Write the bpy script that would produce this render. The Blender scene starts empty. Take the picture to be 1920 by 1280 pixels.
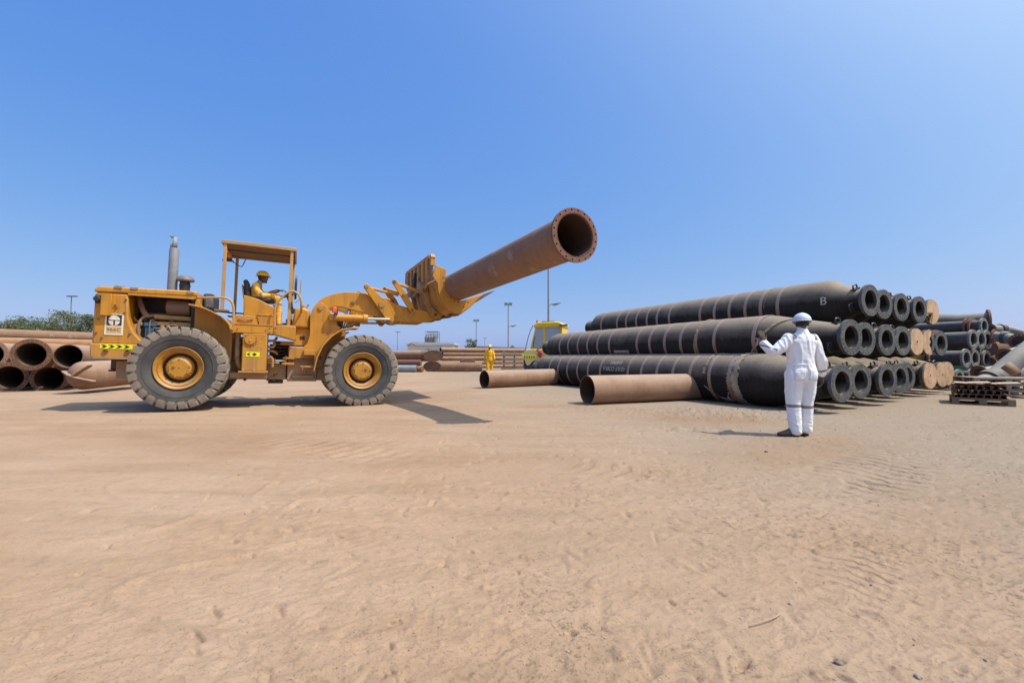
import bpy, bmesh, math, random
import numpy as np
from mathutils import Vector, Matrix, noise as mnoise

random.seed(7)
sc = bpy.context.scene
col = sc.collection
R = math.radians

# ------------------------------------------------------------------ camera, sky, sun, exposure
EYE = 1.05
TILT = R(1.88)
cd = bpy.data.cameras.new('camera'); cam = bpy.data.objects.new('camera', cd); col.objects.link(cam)
cam.location = (0, 0, EYE); cam.rotation_euler = (R(90) + TILT, 0, 0)
cd.sensor_width = 36; cd.lens = 16; cd.clip_end = 5000; cd.clip_start = .05
sc.camera = cam

SUN_EL = R(58.5); SUN_AZ = R(105)                                        # azimuth clockwise from +Y (the way we look)
to_sun = Vector((math.sin(SUN_AZ)*math.cos(SUN_EL), math.cos(SUN_AZ)*math.cos(SUN_EL), math.sin(SUN_EL)))
w = bpy.data.worlds.new('World'); sc.world = w; w.use_nodes = True
nt = w.node_tree; bg = nt.nodes['Background']; N_ = nt.nodes.new; LK = nt.links.new
sky = N_('ShaderNodeTexSky'); sky.sky_type = 'NISHITA'; sky.sun_disc = False
sky.sun_elevation = SUN_EL; sky.sun_rotation = SUN_AZ
sky.altitude = 0; sky.air_density = 1.0; sky.dust_density = 1.2; sky.ozone_density = 2.0
# hazy desert air: the sky's own contrast is flattened, more in blue than in red, and the air brightens towards the sun
tcw = N_('ShaderNodeTexCoord'); dotn = N_('ShaderNodeVectorMath'); dotn.operation = 'DOT_PRODUCT'
LK(tcw.outputs['Generated'], dotn.inputs[0]); dotn.inputs[1].default_value = to_sun
def wm(op, a, b):
    n = N_('ShaderNodeMath'); n.operation = op
    for i, q in enumerate((a, b)):
        if isinstance(q, (int, float)): n.inputs[i].default_value = q
        else: LK(q, n.inputs[i])
    return n.outputs[0]
glow = wm('POWER', wm('MULTIPLY', wm('ADD', dotn.outputs['Value'], 1.0), .5), 10.0)
sep = N_('ShaderNodeSeparateColor'); LK(sky.outputs[0], sep.inputs[0]); cmb = N_('ShaderNodeCombineColor')
for i, (g, k, d) in enumerate(((.92, .90, 1.6), (.58, .805, 1.68), (.18, .935, 1.15))):
    v = wm('MULTIPLY', wm('POWER', wm('MULTIPLY', sep.outputs[i], .1), g), k/.227)
    LK(wm('ADD', v, wm('MULTIPLY', glow, d/.227)), cmb.inputs[i])
LK(cmb.outputs[0], bg.inputs[0]); bg.inputs[1].default_value = .15
sd = bpy.data.lights.new('sun', 'SUN'); sun = bpy.data.objects.new('sun', sd); col.objects.link(sun)
sd.energy = 3.1; sd.angle = R(.53); sd.color = (1, .955, .88)
sun.rotation_euler = to_sun.to_track_quat('Z', 'Y').to_euler()
sun.location = (20, -10, 40)
vs = sc.view_settings
vs.view_transform = 'Standard'; vs.look = 'None'; vs.exposure = .6; vs.gamma = 1; vs.use_curve_mapping = False
sc.cycles.max_bounces = 6

# ------------------------------------------------------------------ measuring helpers (photo pixel -> point in the yard)
FPX = 853.33
def ray(px, py):
    x = (px - 960) / FPX; u = -(py - 640) / FPX
    return Vector((x, math.cos(TILT) - u * math.sin(TILT), math.sin(TILT) + u * math.cos(TILT)))
def at(px, py, Y):
    d = ray(px, py); return Vector((0, 0, EYE)) + d * (Y / d.y)
def on_ground(px, py, z=0):
    d = ray(px, py); return Vector((0, 0, EYE)) + d * ((z - EYE) / d.z)

# ------------------------------------------------------------------ materials
def mat(name, base, rough=.6, metal=0, var=None, dust=None, bump=None, spots=None, rings=None, spec=.5, streak=None, low=None):
    """var=(colour, scale, low, high)  dust=(colour, amount, start)  bump=(scale, strength)  spots=(colour, scale, threshold)
    rings=(period, strength) fine turns round the local X axis; streak=(colour, amount) vertical runs"""
    m = bpy.data.materials.new(name); m.use_nodes = True
    n = m.node_tree.nodes; l = m.node_tree.links
    b = n['Principled BSDF']
    b.inputs['Roughness'].default_value = rough; b.inputs['Metallic'].default_value = metal
    b.inputs['Specular IOR Level'].default_value = spec
    tc = n.new('ShaderNodeTexCoord'); oi = n.new('ShaderNodeObjectInfo')
    mul = n.new('ShaderNodeMath'); mul.operation = 'MULTIPLY'; mul.inputs[1].default_value = 37
    l.new(oi.outputs['Random'], mul.inputs[0])
    add = n.new('ShaderNodeVectorMath'); add.operation = 'ADD'
    l.new(tc.outputs['Object'], add.inputs[0]); l.new(mul.outputs[0], add.inputs[1])
    V = add.outputs[0]
    rgb = n.new('ShaderNodeRGB'); rgb.outputs[0].default_value = (*base, 1); C = rgb.outputs[0]
    def noise(scale, detail=6, rough=.6, vec=None):
        t = n.new('ShaderNodeTexNoise'); t.inputs['Scale'].default_value = scale
        t.inputs['Detail'].default_value = detail; t.inputs['Roughness'].default_value = rough
        l.new(vec or V, t.inputs['Vector']); return t.outputs['Fac']
    def ramp(f, lo, hi):
        r = n.new('ShaderNodeMapRange'); r.inputs[1].default_value = lo; r.inputs[2].default_value = hi; r.clamp = True
        l.new(f, r.inputs[0]); return r.outputs[0]
    def mix(fac, c1, c2):
        x = n.new('ShaderNodeMix'); x.data_type = 'RGBA'
        l.new(fac, x.inputs[0]); l.new(c1, x.inputs[6])
        if isinstance(c2, tuple): x.inputs[7].default_value = (*c2, 1)
        else: l.new(c2, x.inputs[7])
        return x.outputs[2]
    def mulm(a, k):
        x = n.new('ShaderNodeMath'); x.operation = 'MULTIPLY'; l.new(a, x.inputs[0])
        if isinstance(k, (int, float)): x.inputs[1].default_value = k
        else: l.new(k, x.inputs[1])
        return x.outputs[0]
    if var: C = mix(ramp(noise(var[1]), var[2], var[3]), C, var[0])
    if streak:
        mp = n.new('ShaderNodeMapping'); mp.inputs['Scale'].default_value = (9, 9, .9); l.new(V, mp.inputs[0])
        C = mix(mulm(ramp(noise(1.0, 5, .6, mp.outputs[0]), .5, .72), streak[1]), C, streak[0])
    if low:      # mud and dust thrown up from the ground: (colour, height it fades out at, amount)
        sl = n.new('ShaderNodeSeparateXYZ'); l.new(tc.outputs['Object'], sl.inputs[0])
        la = n.new('ShaderNodeMath'); la.operation = 'MULTIPLY_ADD'; l.new(noise(2.2, 7, .65), la.inputs[0]); la.inputs[1].default_value = -1.6; l.new(sl.outputs[2], la.inputs[2])
        C = mix(mulm(ramp(la.outputs[0], low[1]-.8, low[1]-1.9), low[2]), C, low[0])
    if spots: C = mix(ramp(noise(spots[1], 8, .7), spots[2], spots[2] + .04), C, spots[0])
    if dust:
        g = n.new('ShaderNodeNewGeometry'); sx = n.new('ShaderNodeSeparateXYZ'); l.new(g.outputs['Normal'], sx.inputs[0])
        nz = noise(2.5, 7, .65)
        ad = n.new('ShaderNodeMath'); ad.operation = 'MULTIPLY_ADD'; l.new(nz, ad.inputs[0]); ad.inputs[1].default_value = .7
        l.new(sx.outputs[2], ad.inputs[2])
        C = mix(mulm(ramp(ad.outputs[0], dust[2] + .35, dust[2] + 1.1), dust[1]), C, dust[0])
    l.new(C, b.inputs['Base Color'])
    last = None
    if rings:
        sx2 = n.new('ShaderNodeSeparateXYZ'); l.new(tc.outputs['Object'], sx2.inputs[0])
        nn = n.new('ShaderNodeTexNoise'); nn.noise_dimensions = '1D'; nn.inputs['Scale'].default_value = 1 / rings[0]; nn.inputs['Detail'].default_value = 3
        l.new(sx2.outputs[0], nn.inputs['W'])
        bp = n.new('ShaderNodeBump'); bp.inputs['Strength'].default_value = rings[1]; bp.inputs['Distance'].default_value = .02
        l.new(nn.outputs['Fac'], bp.inputs['Height']); last = bp.outputs[0]
        C2 = mix(mulm(ramp(nn.outputs['Fac'], .45, .75), .16), C, (.15, .13, .11)); l.new(C2, b.inputs['Base Color'])
    if bump:
        bp = n.new('ShaderNodeBump'); bp.inputs['Strength'].default_value = bump[1]; bp.inputs['Distance'].default_value = .02
        l.new(noise(bump[0], 8, .65), bp.inputs['Height'])
        if last: l.new(last, bp.inputs['Normal'])
        last = bp.outputs[0]
    if last: l.new(last, b.inputs['Normal'])
    return m

DUSTC = (.36, .27, .19)
M = {}
M['paint'] = mat('loader_paint', (.53, .232, .012), .5, 0, ((.39, .16, .012), 1.7, .45, .75), (DUSTC, .28, .4), (40, .08), ((.13, .07, .04), 9, .66), streak=((.27, .13, .04), .75), low=((.33, .225, .13), 1.5, .5))
M['paint_worn'] = mat('worn_paint', (.46, .22, .03), .6, 0, ((.30, .17, .07), 3, .45, .65), (DUSTC, .6, .2), (40, .15), ((.10, .05, .03), 5, .58), streak=((.2, .1, .04), .6), low=((.33, .235, .15), 1.7, .85))
M['paint_rim'] = mat('wheel_paint', (.45, .21, .022), .6, 0, ((.32, .145, .025), 4, .42, .68), (DUSTC, .5, .2), (40, .15), ((.10, .055, .03), 11, .64))
M['paint_tan'] = mat('faded_paint', (.46, .27, .10), .6, 0, ((.36, .20, .08), 3, .4, .7), (DUSTC, .5, .2), (40, .1), ((.14, .08, .05), 12, .68))
M['bare'] = mat('scraped_steel', (.30, .24, .19), .6, .1, ((.18, .13, .09), 4, .4, .7), (DUSTC, .5, .2), (40, .2))
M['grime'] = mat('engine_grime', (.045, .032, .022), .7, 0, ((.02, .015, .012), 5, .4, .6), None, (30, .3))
M['engine'] = mat('oily_engine', (.20, .115, .05), .6, 0, ((.06, .04, .025), 5, .4, .65), None, (30, .3))
M['blue'] = mat('blue_pump', (.03, .12, .20), .5)
M['black'] = mat('black_plastic', (.018, .018, .02), .5, 0, ((.04, .037, .033), 6, .4, .7), (DUSTC, .3, .5))
M['grey_tank'] = mat('dusty_grey', (.13, .115, .11), .6, 0, ((.2, .17, .15), 4, .4, .7))
M['steel'] = mat('galvanised', (.23, .24, .265), .65, .1, ((.17, .175, .19), 4, .4, .7), None, (60, .05), ((.2, .13, .1), 6, .72))
M['chrome'] = mat('chrome_rod', (.75, .75, .76), .15, 1)
M['tyre'] = mat('tyre_rubber', (.048, .047, .047), .85, 0, ((.095, .086, .076), 3, .35, .7), None, (60, .2))
M['lug'] = mat('tread_rubber', (.115, .102, .088), .9, 0, ((.25, .20, .152), 4, .35, .68), ((.30, .235, .175), .5, -.6), (50, .4), ((.07, .066, .062), 7, .62))
M['rust'] = mat('rust_pipe', (.235, .128, .075), .8, 0, ((.175, .108, .075), 1.6, .4, .7), ((.36, .185, .085), .6, .50), (30, .15), ((.265, .19, .145), 1.7, .575), streak=((.15, .085, .05), .5))
M['rust_pink'] = mat('rust_flange', (.19, .085, .058), .85, 0, ((.14, .065, .045), 6, .4, .7), None, (50, .2))
M['rust_dark'] = mat('dark_rust', (.13, .065, .038), .85, 0, ((.22, .11, .06), 4, .4, .7), (DUSTC, .5, .3), (40, .3))
M['rust_orange'] = mat('orange_rust', (.30, .13, .045), .8, 0, ((.20, .09, .04), 3, .4, .7), (DUSTC, .6, .35), (30, .2))
M['rust_tan'] = mat('dusty_rust', (.27, .155, .098), .8, 0, ((.19, .102, .062), 1.8, .42, .66), ((.39, .28, .205), .75, .3), (30, .25), ((.11, .09, .088), 2.2, .67), streak=((.19, .10, .06), .6))
M['rubber'] = mat('hose_rubber', (.009, .0085, .0085), .75, 0, ((.022, .019, .016), 1.2, .4, .7), ((.31, .245, .18), .9, .02), None, None, (.012, .6), spec=.25)
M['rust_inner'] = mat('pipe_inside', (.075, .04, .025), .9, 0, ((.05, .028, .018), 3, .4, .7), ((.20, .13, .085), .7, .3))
M['rubber_plain'] = mat('flange_rubber', (.045, .045, .047), .6, 0, ((.075, .072, .07), 4, .4, .7), ((.30, .25, .2), .7, .3), (40, .15))
M['face_rubber'] = mat('flange_face', (.060, .058, .058), .6, 0, ((.12, .115, .11), 6, .4, .7), None, (40, .15))
M['lining'] = mat('hose_lining', (.05, .045, .04), .7, 0, None, ((.46, .37, .28), 1.0, .1), (20, .2))
M['band'] = mat('hose_band', (.27, .125, .062), .8, 0, ((.20, .12, .09), 2.5, .45, .62), ((.34, .255, .215), .95, -.45), (40, .2), ((.12, .08, .06), 9, .64))
M['torn'] = mat('torn_wrap', (.38, .31, .23), .9, 0, ((.2, .15, .1), 5, .4, .65), None, (30, .5))
M['rope'] = mat('old_rope', (.36, .29, .19), .9, 0, ((.2, .15, .09), 20, .4, .6), None, (90, .6))
M['ply'] = mat('plywood', (.54, .35, .21), .75, 0, ((.40, .22, .11), 4, .42, .66), None, (30, .2), ((.12, .075, .045), 7, .64), streak=((.36, .22, .13), .8))
M['ink_white'] = mat('white_marking', (.52, .47, .44), .8, 0, ((.25, .22, .2), 12, .45, .65))
M['ink_pink'] = mat('pink_marking', (.42, .27, .24), .8, 0, ((.22, .15, .13), 8, .5, .65))
M['yellow_pipe'] = mat('yellow_float', (.36, .25, .02), .6, 0, ((.22, .15, .03), 2.5, .4, .7), ((.45, .38, .26), .85, .3), (30, .2))
M['grey_pipe'] = mat('grey_pipe', (.22, .215, .20), .75, 0, ((.14, .13, .12), 2.2, .4, .7), ((.40, .34, .27), .7, .3), (30, .25), ((.10, .06, .04), 4, .68))
M['dark_pipe'] = mat('dark_grey_pipe', (.036, .034, .033), .7, 0, ((.07, .066, .062), 2.2, .4, .7), ((.33, .29, .25), .7, .4), (30, .2))
M['pale_pipe'] = mat('pale_grey_pipe', (.27, .30, .33), .6, 0, ((.2, .22, .24), 2, .4, .7))
M['wood'] = mat('pallet_wood', (.30, .20, .115), .8, 0, ((.20, .13, .075), 5, .4, .7), None, (40, .3))
M['wood_grey'] = mat('weathered_wood', (.30, .24, .18), .85, 0, ((.19, .145, .11), 5, .4, .7), None, (40, .3))
M['channel'] = mat('rusty_channel', (.20, .10, .055), .8, 0, ((.13, .065, .04), 4, .4, .7), ((.47, .37, .28), .85, .3), (30, .2))
M['cloth_white'] = mat('white_cotton', (.77, .77, .79), .9, 0, ((.62, .60, .60), 3, .5, .8), None, (90, .12))
M['cloth_yellow'] = mat('yellow_cotton', (.88, .50, .09), .9, 0, ((.68, .33, .05), 5, .4, .7), None, (90, .15))
M['cloth_bright'] = mat('bright_yellow_cotton', (.80, .42, .012), .9, 0, ((.65, .33, .01), 5, .4, .7), None, (90, .15))
M['cloth_orange'] = mat('vest_orange', (.66, .28, .05), .9, 0, ((.55, .24, .05), 5, .4, .7))
M['reflect'] = mat('reflective_tape', (.23, .21, .22), .5, 0, ((.17, .155, .16), 8, .4, .7))
M['skin'] = mat('dark_skin', (.10, .05, .03), .5, 0, None, None, None)
M['skin_mid'] = mat('brown_skin', (.20, .10, .06), .5)
M['hair'] = mat('black_hair', (.012, .01, .009), .7)
M['roof_under'] = mat('brown_shade', (.17, .092, .045), .8, 0, ((.12, .07, .04), 3, .4, .7))  # roof paint darkened to rusty brown, carrying the shade under the canopy
M['glove'] = mat('dark_glove', (.045, .035, .03), .85, 0, ((.09, .06, .045), 20, .4, .6))
M['boot'] = mat('brown_boot', (.075, .055, .04), .8, 0, ((.13, .1, .07), 8, .4, .7))
M['sole'] = mat('black_sole', (.02, .018, .016), .8)
M['helmet_white'] = mat('white_helmet', (.52, .60, .72), .55, spec=.3)
M['helmet_yellow'] = mat('yellow_helmet', (.82, .48, .01), .3)
M['eye'] = mat('eye_white', (.6, .58, .55), .3)
M['sign_white'] = mat('sign_white', (.72, .66, .55), .6, 0, ((.6, .52, .4), 8, .5, .7))
M['sign_black'] = mat('sign_black', (.02, .02, .025), .6)
M['sign_tan'] = mat('sign_tan', (.62, .38, .15), .6)
M['hazard'] = mat('hazard_yellow', (.80, .76, .005), .5)
M['orange_lens'] = mat('orange_lens', (.72, .12, .02), .3)
M['glass'] = mat('cab_glass', (.34, .40, .46), .12, 0, None, None, None)
M['crane_yellow'] = mat('crane_yellow', (.75, .50, .02), .45, 0, ((.65, .42, .03), 4, .4, .7))
M['crane_cream'] = mat('crane_cream', (.72, .58, .24), .5)
M['navy'] = mat('navy_paint', (.02, .03, .06), .5)
M['red'] = mat('red_paint', (.45, .04, .03), .5)
M['pole'] = mat('lamp_pole', (.20, .21, .22), .5, .3)
M['wall_cream'] = mat('cream_wall', (.55, .50, .42), .8)
M['wall_tan'] = mat('tan_wall', (.50, .34, .20), .8)
M['roof_grey'] = mat('grey_roof', (.20, .20, .20), .7)
M['roof_light'] = mat('light_roof', (.42, .44, .46), .7)
M['silo'] = mat('grey_silo', (.24, .25, .27), .6)
M['green_box'] = mat('green_container', (.03, .13, .09), .6)
M['leaf'] = mat('leaf', (.10, .125, .055), .6, 0, ((.135, .15, .075), 1.5, .4, .6))
M['leaf_dark'] = mat('leaf_dark', (.07, .10, .04), .6, 0, ((.10, .125, .055), 1.5, .4, .6))
M['bark'] = mat('bark', (.12, .09, .065), .9)
M['stone'] = mat('stone', (.34, .28, .22), .9, 0, ((.24, .19, .15), 20, .4, .7))
M['flange_grey'] = mat('grey_flange', (.17, .165, .16), .6, 0, ((.1, .095, .09), 6, .4, .7), ((.33, .29, .25), .7, .3))
M['stone_dark'] = mat('dark_stone', (.12, .10, .085), .9, 0, ((.2, .16, .125), 30, .4, .6))
M['twig'] = mat('twig', (.36, .26, .16), .9)
M['grit'] = mat('grit', (.24, .175, .12), .9, 0, ((.36, .27, .19), .8, .4, .6))

# ------------------------------------------------------------------ mesh helpers
class MB:
    def __init__(s): s.v = []; s.f = []; s.mi = []; s.m = 0
    def add(s, vs, fs):
        o = len(s.v); s.v += [tuple(x) for x in vs]
        s.f += [tuple(i + o for i in f) for f in fs]; s.mi += [s.m] * len(fs); return s
    def box(s, a, b, rot=None, piv=None):
        (x0, y0, z0), (x1, y1, z1) = a, b
        vs = [Vector(p) for p in ((x0,y0,z0),(x1,y0,z0),(x1,y1,z0),(x0,y1,z0),(x0,y0,z1),(x1,y0,z1),(x1,y1,z1),(x0,y1,z1))]
        if rot is not None:
            c = Vector(piv) if piv else sum(vs, Vector()) / 8
            vs = [c + rot @ (v - c) for v in vs]
        return s.add(vs, [(0,3,2,1),(4,5,6,7),(0,1,5,4),(1,2,6,5),(2,3,7,6),(3,0,4,7)])
    def prism(s, prof, y0, y1):
        """profile of (x, z) extruded along y"""
        ar = sum(prof[i][0] * prof[(i+1) % len(prof)][1] - prof[(i+1) % len(prof)][0] * prof[i][1] for i in range(len(prof)))
        if ar < 0: prof = prof[::-1]
        n = len(prof); y0, y1 = min(y0, y1), max(y0, y1)
        vs = [(x, y0, z) for x, z in prof] + [(x, y1, z) for x, z in prof]
        fs = [tuple(range(n)), tuple(range(2*n-1, n-1, -1))]
        for i in range(n):
            j = (i + 1) % n; fs.append((i, n + i, n + j, j))
        return s.add(vs, fs)
    def strip(s, pts, y0, y1, t):
        """curved sheet through (x, z) points, thickness t, from y0 to y1"""
        up, dn = [], []
        for i, p in enumerate(pts):
            a = pts[max(i-1, 0)]; b = pts[min(i+1, len(pts)-1)]
            d = Vector((b[0]-a[0], b[1]-a[1])).normalized(); n = Vector((-d.y, d.x))
            up.append((p[0] + n.x*t/2, p[1] + n.y*t/2)); dn.append((p[0] - n.x*t/2, p[1] - n.y*t/2))
        k = len(pts); vs = []
        for (u, d) in zip(up, dn): vs += [(u[0], y0, u[1]), (u[0], y1, u[1]), (d[0], y1, d[1]), (d[0], y0, d[1])]
        fs = []
        for i in range(k-1):
            o = 4*i
            for q in range(4): fs.append((o+q, o+4+q, o+4+(q+1) % 4, o+(q+1) % 4))
        fs += [(0,1,2,3), (4*k-4, 4*k-1, 4*k-2, 4*k-3)]
        return s.add(vs, fs)
    def cyl(s, p0, p1, r0, r1=None, n=16, caps=True):
        r1 = r0 if r1 is None else r1
        p0, p1 = Vector(p0), Vector(p1); d = (p1 - p0).normalized()
        a = d.orthogonal().normalized(); b = d.cross(a)
        vs = []
        for p, r in ((p0, r0), (p1, r1)):
            for i in range(n):
                t = 2*math.pi*i/n; vs.append(p + a*(r*math.cos(t)) + b*(r*math.sin(t)))
        fs = [(i, (i+1) % n, n + (i+1) % n, n + i) for i in range(n)]
        if caps: fs += [tuple(range(n-1, -1, -1)), tuple(range(n, 2*n))]
        return s.add(vs, fs)
    def tube(s, pts, r, n=8, smooth=0):
        pts = [Vector(p) for p in pts]
        for _ in range(smooth):
            q = [pts[0]]
            for a, b in zip(pts, pts[1:]): q += [a*.75 + b*.25, a*.25 + b*.75]
            pts = q + [pts[-1]]
        rs = r if isinstance(r, (list, tuple)) else [r]*len(pts)
        if len(rs) != len(pts): rs = [rs[0] + (rs[-1]-rs[0])*i/(len(pts)-1) for i in range(len(pts))]
        prev = None; vs = []
        for i, p in enumerate(pts):
            d = (pts[min(i+1, len(pts)-1)] - pts[max(i-1, 0)]).normalized()
            a = d.orthogonal().normalized() if prev is None else (prev - d*prev.dot(d)).normalized()
            prev = a; b = d.cross(a)
            for k in range(n):
                t = 2*math.pi*k/n; vs.append(p + a*(rs[i]*math.cos(t)) + b*(rs[i]*math.sin(t)))
        fs = []
        for i in range(len(pts)-1):
            for k in range(n): fs.append((i*n+k, i*n+(k+1) % n, (i+1)*n+(k+1) % n, (i+1)*n+k))
        m = len(pts)-1
        fs += [tuple(range(n-1, -1, -1)), tuple(range(m*n, m*n+n))]
        return s.add(vs, fs)
    def lathe(s, prof, n=40, axis='x', o=(0,0,0), closed=False):
        """profile of (along, radius) turned about a local axis; counter-clockwise profile gives outward faces"""
        vs = []; o = Vector(o)
        for (u, r) in prof:
            for k in range(n):
                t = 2*math.pi*k/n; c, q = r*math.cos(t), r*math.sin(t)
                vs.append(o + (Vector((u, c, q)) if axis == 'x' else Vector((q, u, c)) if axis == 'y' else Vector((c, q, u))))
        fs = []; m = len(prof)
        for i in range(m if closed else m-1):
            j = (i+1) % m
            for k in range(n): fs.append((i*n+k, j*n+k, j*n+(k+1) % n, i*n+(k+1) % n))
        return s.add(vs, fs)
    def ring_holes(s, r0, r1, N, rh, x0, x1, rb=None):
        """bolted flange ring about local X from x0 to x1 with N real bolt holes"""
        rb = rb or (r0 + r1)/2; base = len(s.v); vs = []; fs = []
        def pt(x, r, a): return (x, r*math.cos(a), r*math.sin(a))
        for i in range(N):
            a0 = 2*math.pi*i/N; da = 2*math.pi/N; o = len(vs)
            for x in (x0, x1):
                for (r, f) in ((r0, 0), (r0, .5), (r0, 1), (rb, 1), (r1, 1), (r1, .5), (r1, 0), (rb, 0)): vs.append(pt(x, r, a0 + da*f))
                for (r, f) in ((r0, 0), (r0, .5), (r0, 1), (rb, 1), (r1, 1), (r1, .5), (r1, 0), (rb, 0)):
                    dr = 0 if r == rb else (-1 if r == r0 else 1); dt = (f-.5)*2
                    q = math.hypot(dr, dt); vs.append(pt(x, rb + rh*dr/q, a0 + da*.5 + rh*dt/q/rb))
            for k in range(8):
                j = (k+1) % 8
                fs.append((o+k, o+8+k, o+8+j, o+j)); fs.append((o+16+k, o+16+j, o+24+j, o+24+k))
                fs.append((o+8+k, o+24+k, o+24+j, o+8+j))
            for (k, j) in ((0,1),(1,2),(4,5),(5,6)): fs.append((o+k, o+j, o+16+j, o+16+k))
        return s.add(vs, fs)
    def mesh(s, name, mats, smooth=35):
        me = bpy.data.meshes.new(name); me.from_pydata(s.v, [], s.f)
        mats = mats if isinstance(mats, (list, tuple)) else [mats]
        for m in mats: me.materials.append(m)
        if len(mats) > 1: me.polygons.foreach_set('material_index', s.mi)
        bm = bmesh.new(); bm.from_mesh(me); bmesh.ops.remove_doubles(bm, verts=bm.verts, dist=1e-5)
        bmesh.ops.recalc_face_normals(bm, faces=bm.faces); bm.to_mesh(me); bm.free()
        if smooth: 
            me.polygons.foreach_set('use_smooth', [True]*len(me.polygons)); me.set_sharp_from_angle(angle=R(smooth))
        return me
    def build(s, name, mats, parent=None, bevel=0, smooth=35, loc=None):
        o = bpy.data.objects.new(name, s.mesh(name, mats, smooth)); col.objects.link(o)
        if parent: o.parent = parent
        if loc is not None: o.location = loc
        if bevel:
            b = o.modifiers.new('bevel', 'BEVEL'); b.width = bevel; b.segments = 2; b.limit_method = 'ANGLE'; b.angle_limit = R(40)
            b.harden_normals = False
        return o

def tag(o, label=None, cat=None, group=None, kind=None):
    if label: o['label'] = label
    if cat: o['category'] = cat
    if group: o['group'] = group
    if kind: o['kind'] = kind
    return o
def thing(name, loc=(0,0,0), mtx=None):
    o = bpy.data.objects.new(name, None); col.objects.link(o); o.empty_display_size = .2
    if mtx is not None: o.matrix_world = mtx
    else: o.location = loc
    return o
def frame(origin, x, zup=(0,0,1)):
    x = Vector(x).normalized(); y = Vector(zup).cross(x).normalized(); z = x.cross(y)
    m = Matrix((x, y, z)).transposed().to_4x4(); m.translation = Vector(origin); return m
def share(src, name, parent, loc=None, rot=None):
    o = src.copy(); o.name = name; col.objects.link(o); o.parent = parent
    if loc is not None: o.location = loc
    if rot is not None: o.rotation_euler = rot
    return o

def text_geo(txt, size, sx=1.0):
    cu = bpy.data.curves.new('lettering', 'FONT'); cu.body = txt; cu.size = size; cu.align_x = 'CENTER'; cu.align_y = 'CENTER'
    cu.resolution_u = 3
    o = bpy.data.objects.new('lettering', cu); col.objects.link(o)
    dg = bpy.context.evaluated_depsgraph_get(); me = bpy.data.meshes.new_from_object(o.evaluated_get(dg))
    vs = [(v.co.x*sx, v.co.y) for v in me.vertices]; fs = [tuple(p.vertices) for p in me.polygons]
    bpy.data.objects.remove(o); bpy.data.curves.remove(cu); bpy.data.meshes.remove(me)
    return vs, fs

# numpy gradient noise
_rng = np.random.RandomState(3); _perm = np.concatenate([_rng.permutation(512)]*2); _ga = _rng.rand(512)*2*np.pi
def pnoise(x, y):
    xi = np.floor(x).astype(int); yi = np.floor(y).astype(int); xf = x - xi; yf = y - yi
    u = xf*xf*xf*(xf*(xf*6-15)+10); v = yf*yf*yf*(yf*(yf*6-15)+10)
    def g(ix, iy, dx, dy):
        a = _ga[_perm[(_perm[ix & 511] + iy) & 511]]; return np.cos(a)*dx + np.sin(a)*dy
    n00 = g(xi, yi, xf, yf); n10 = g(xi+1, yi, xf-1, yf); n01 = g(xi, yi+1, xf, yf-1); n11 = g(xi+1, yi+1, xf-1, yf-1)
    return (n00*(1-u)+n10*u)*(1-v) + (n01*(1-u)+n11*u)*v

# ------------------------------------------------------------------ where the loader stands
LA, LP = R(25.5), R(1.6)
LU = Vector((math.cos(LA)*math.cos(LP), math.sin(LA)*math.cos(LP), -math.sin(LP)))
LR = Vector((math.sin(LA), -math.cos(LA), 0)); LZ = LR.cross(LU)
LO = Vector((-7.040, 9.991, .014))
def W(x, lat, z): return LO + LU*x + LR*lat + LZ*z
LMTX = Matrix((LU, -LR, LZ)).transposed().to_4x4(); LMTX.translation = LO

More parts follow.
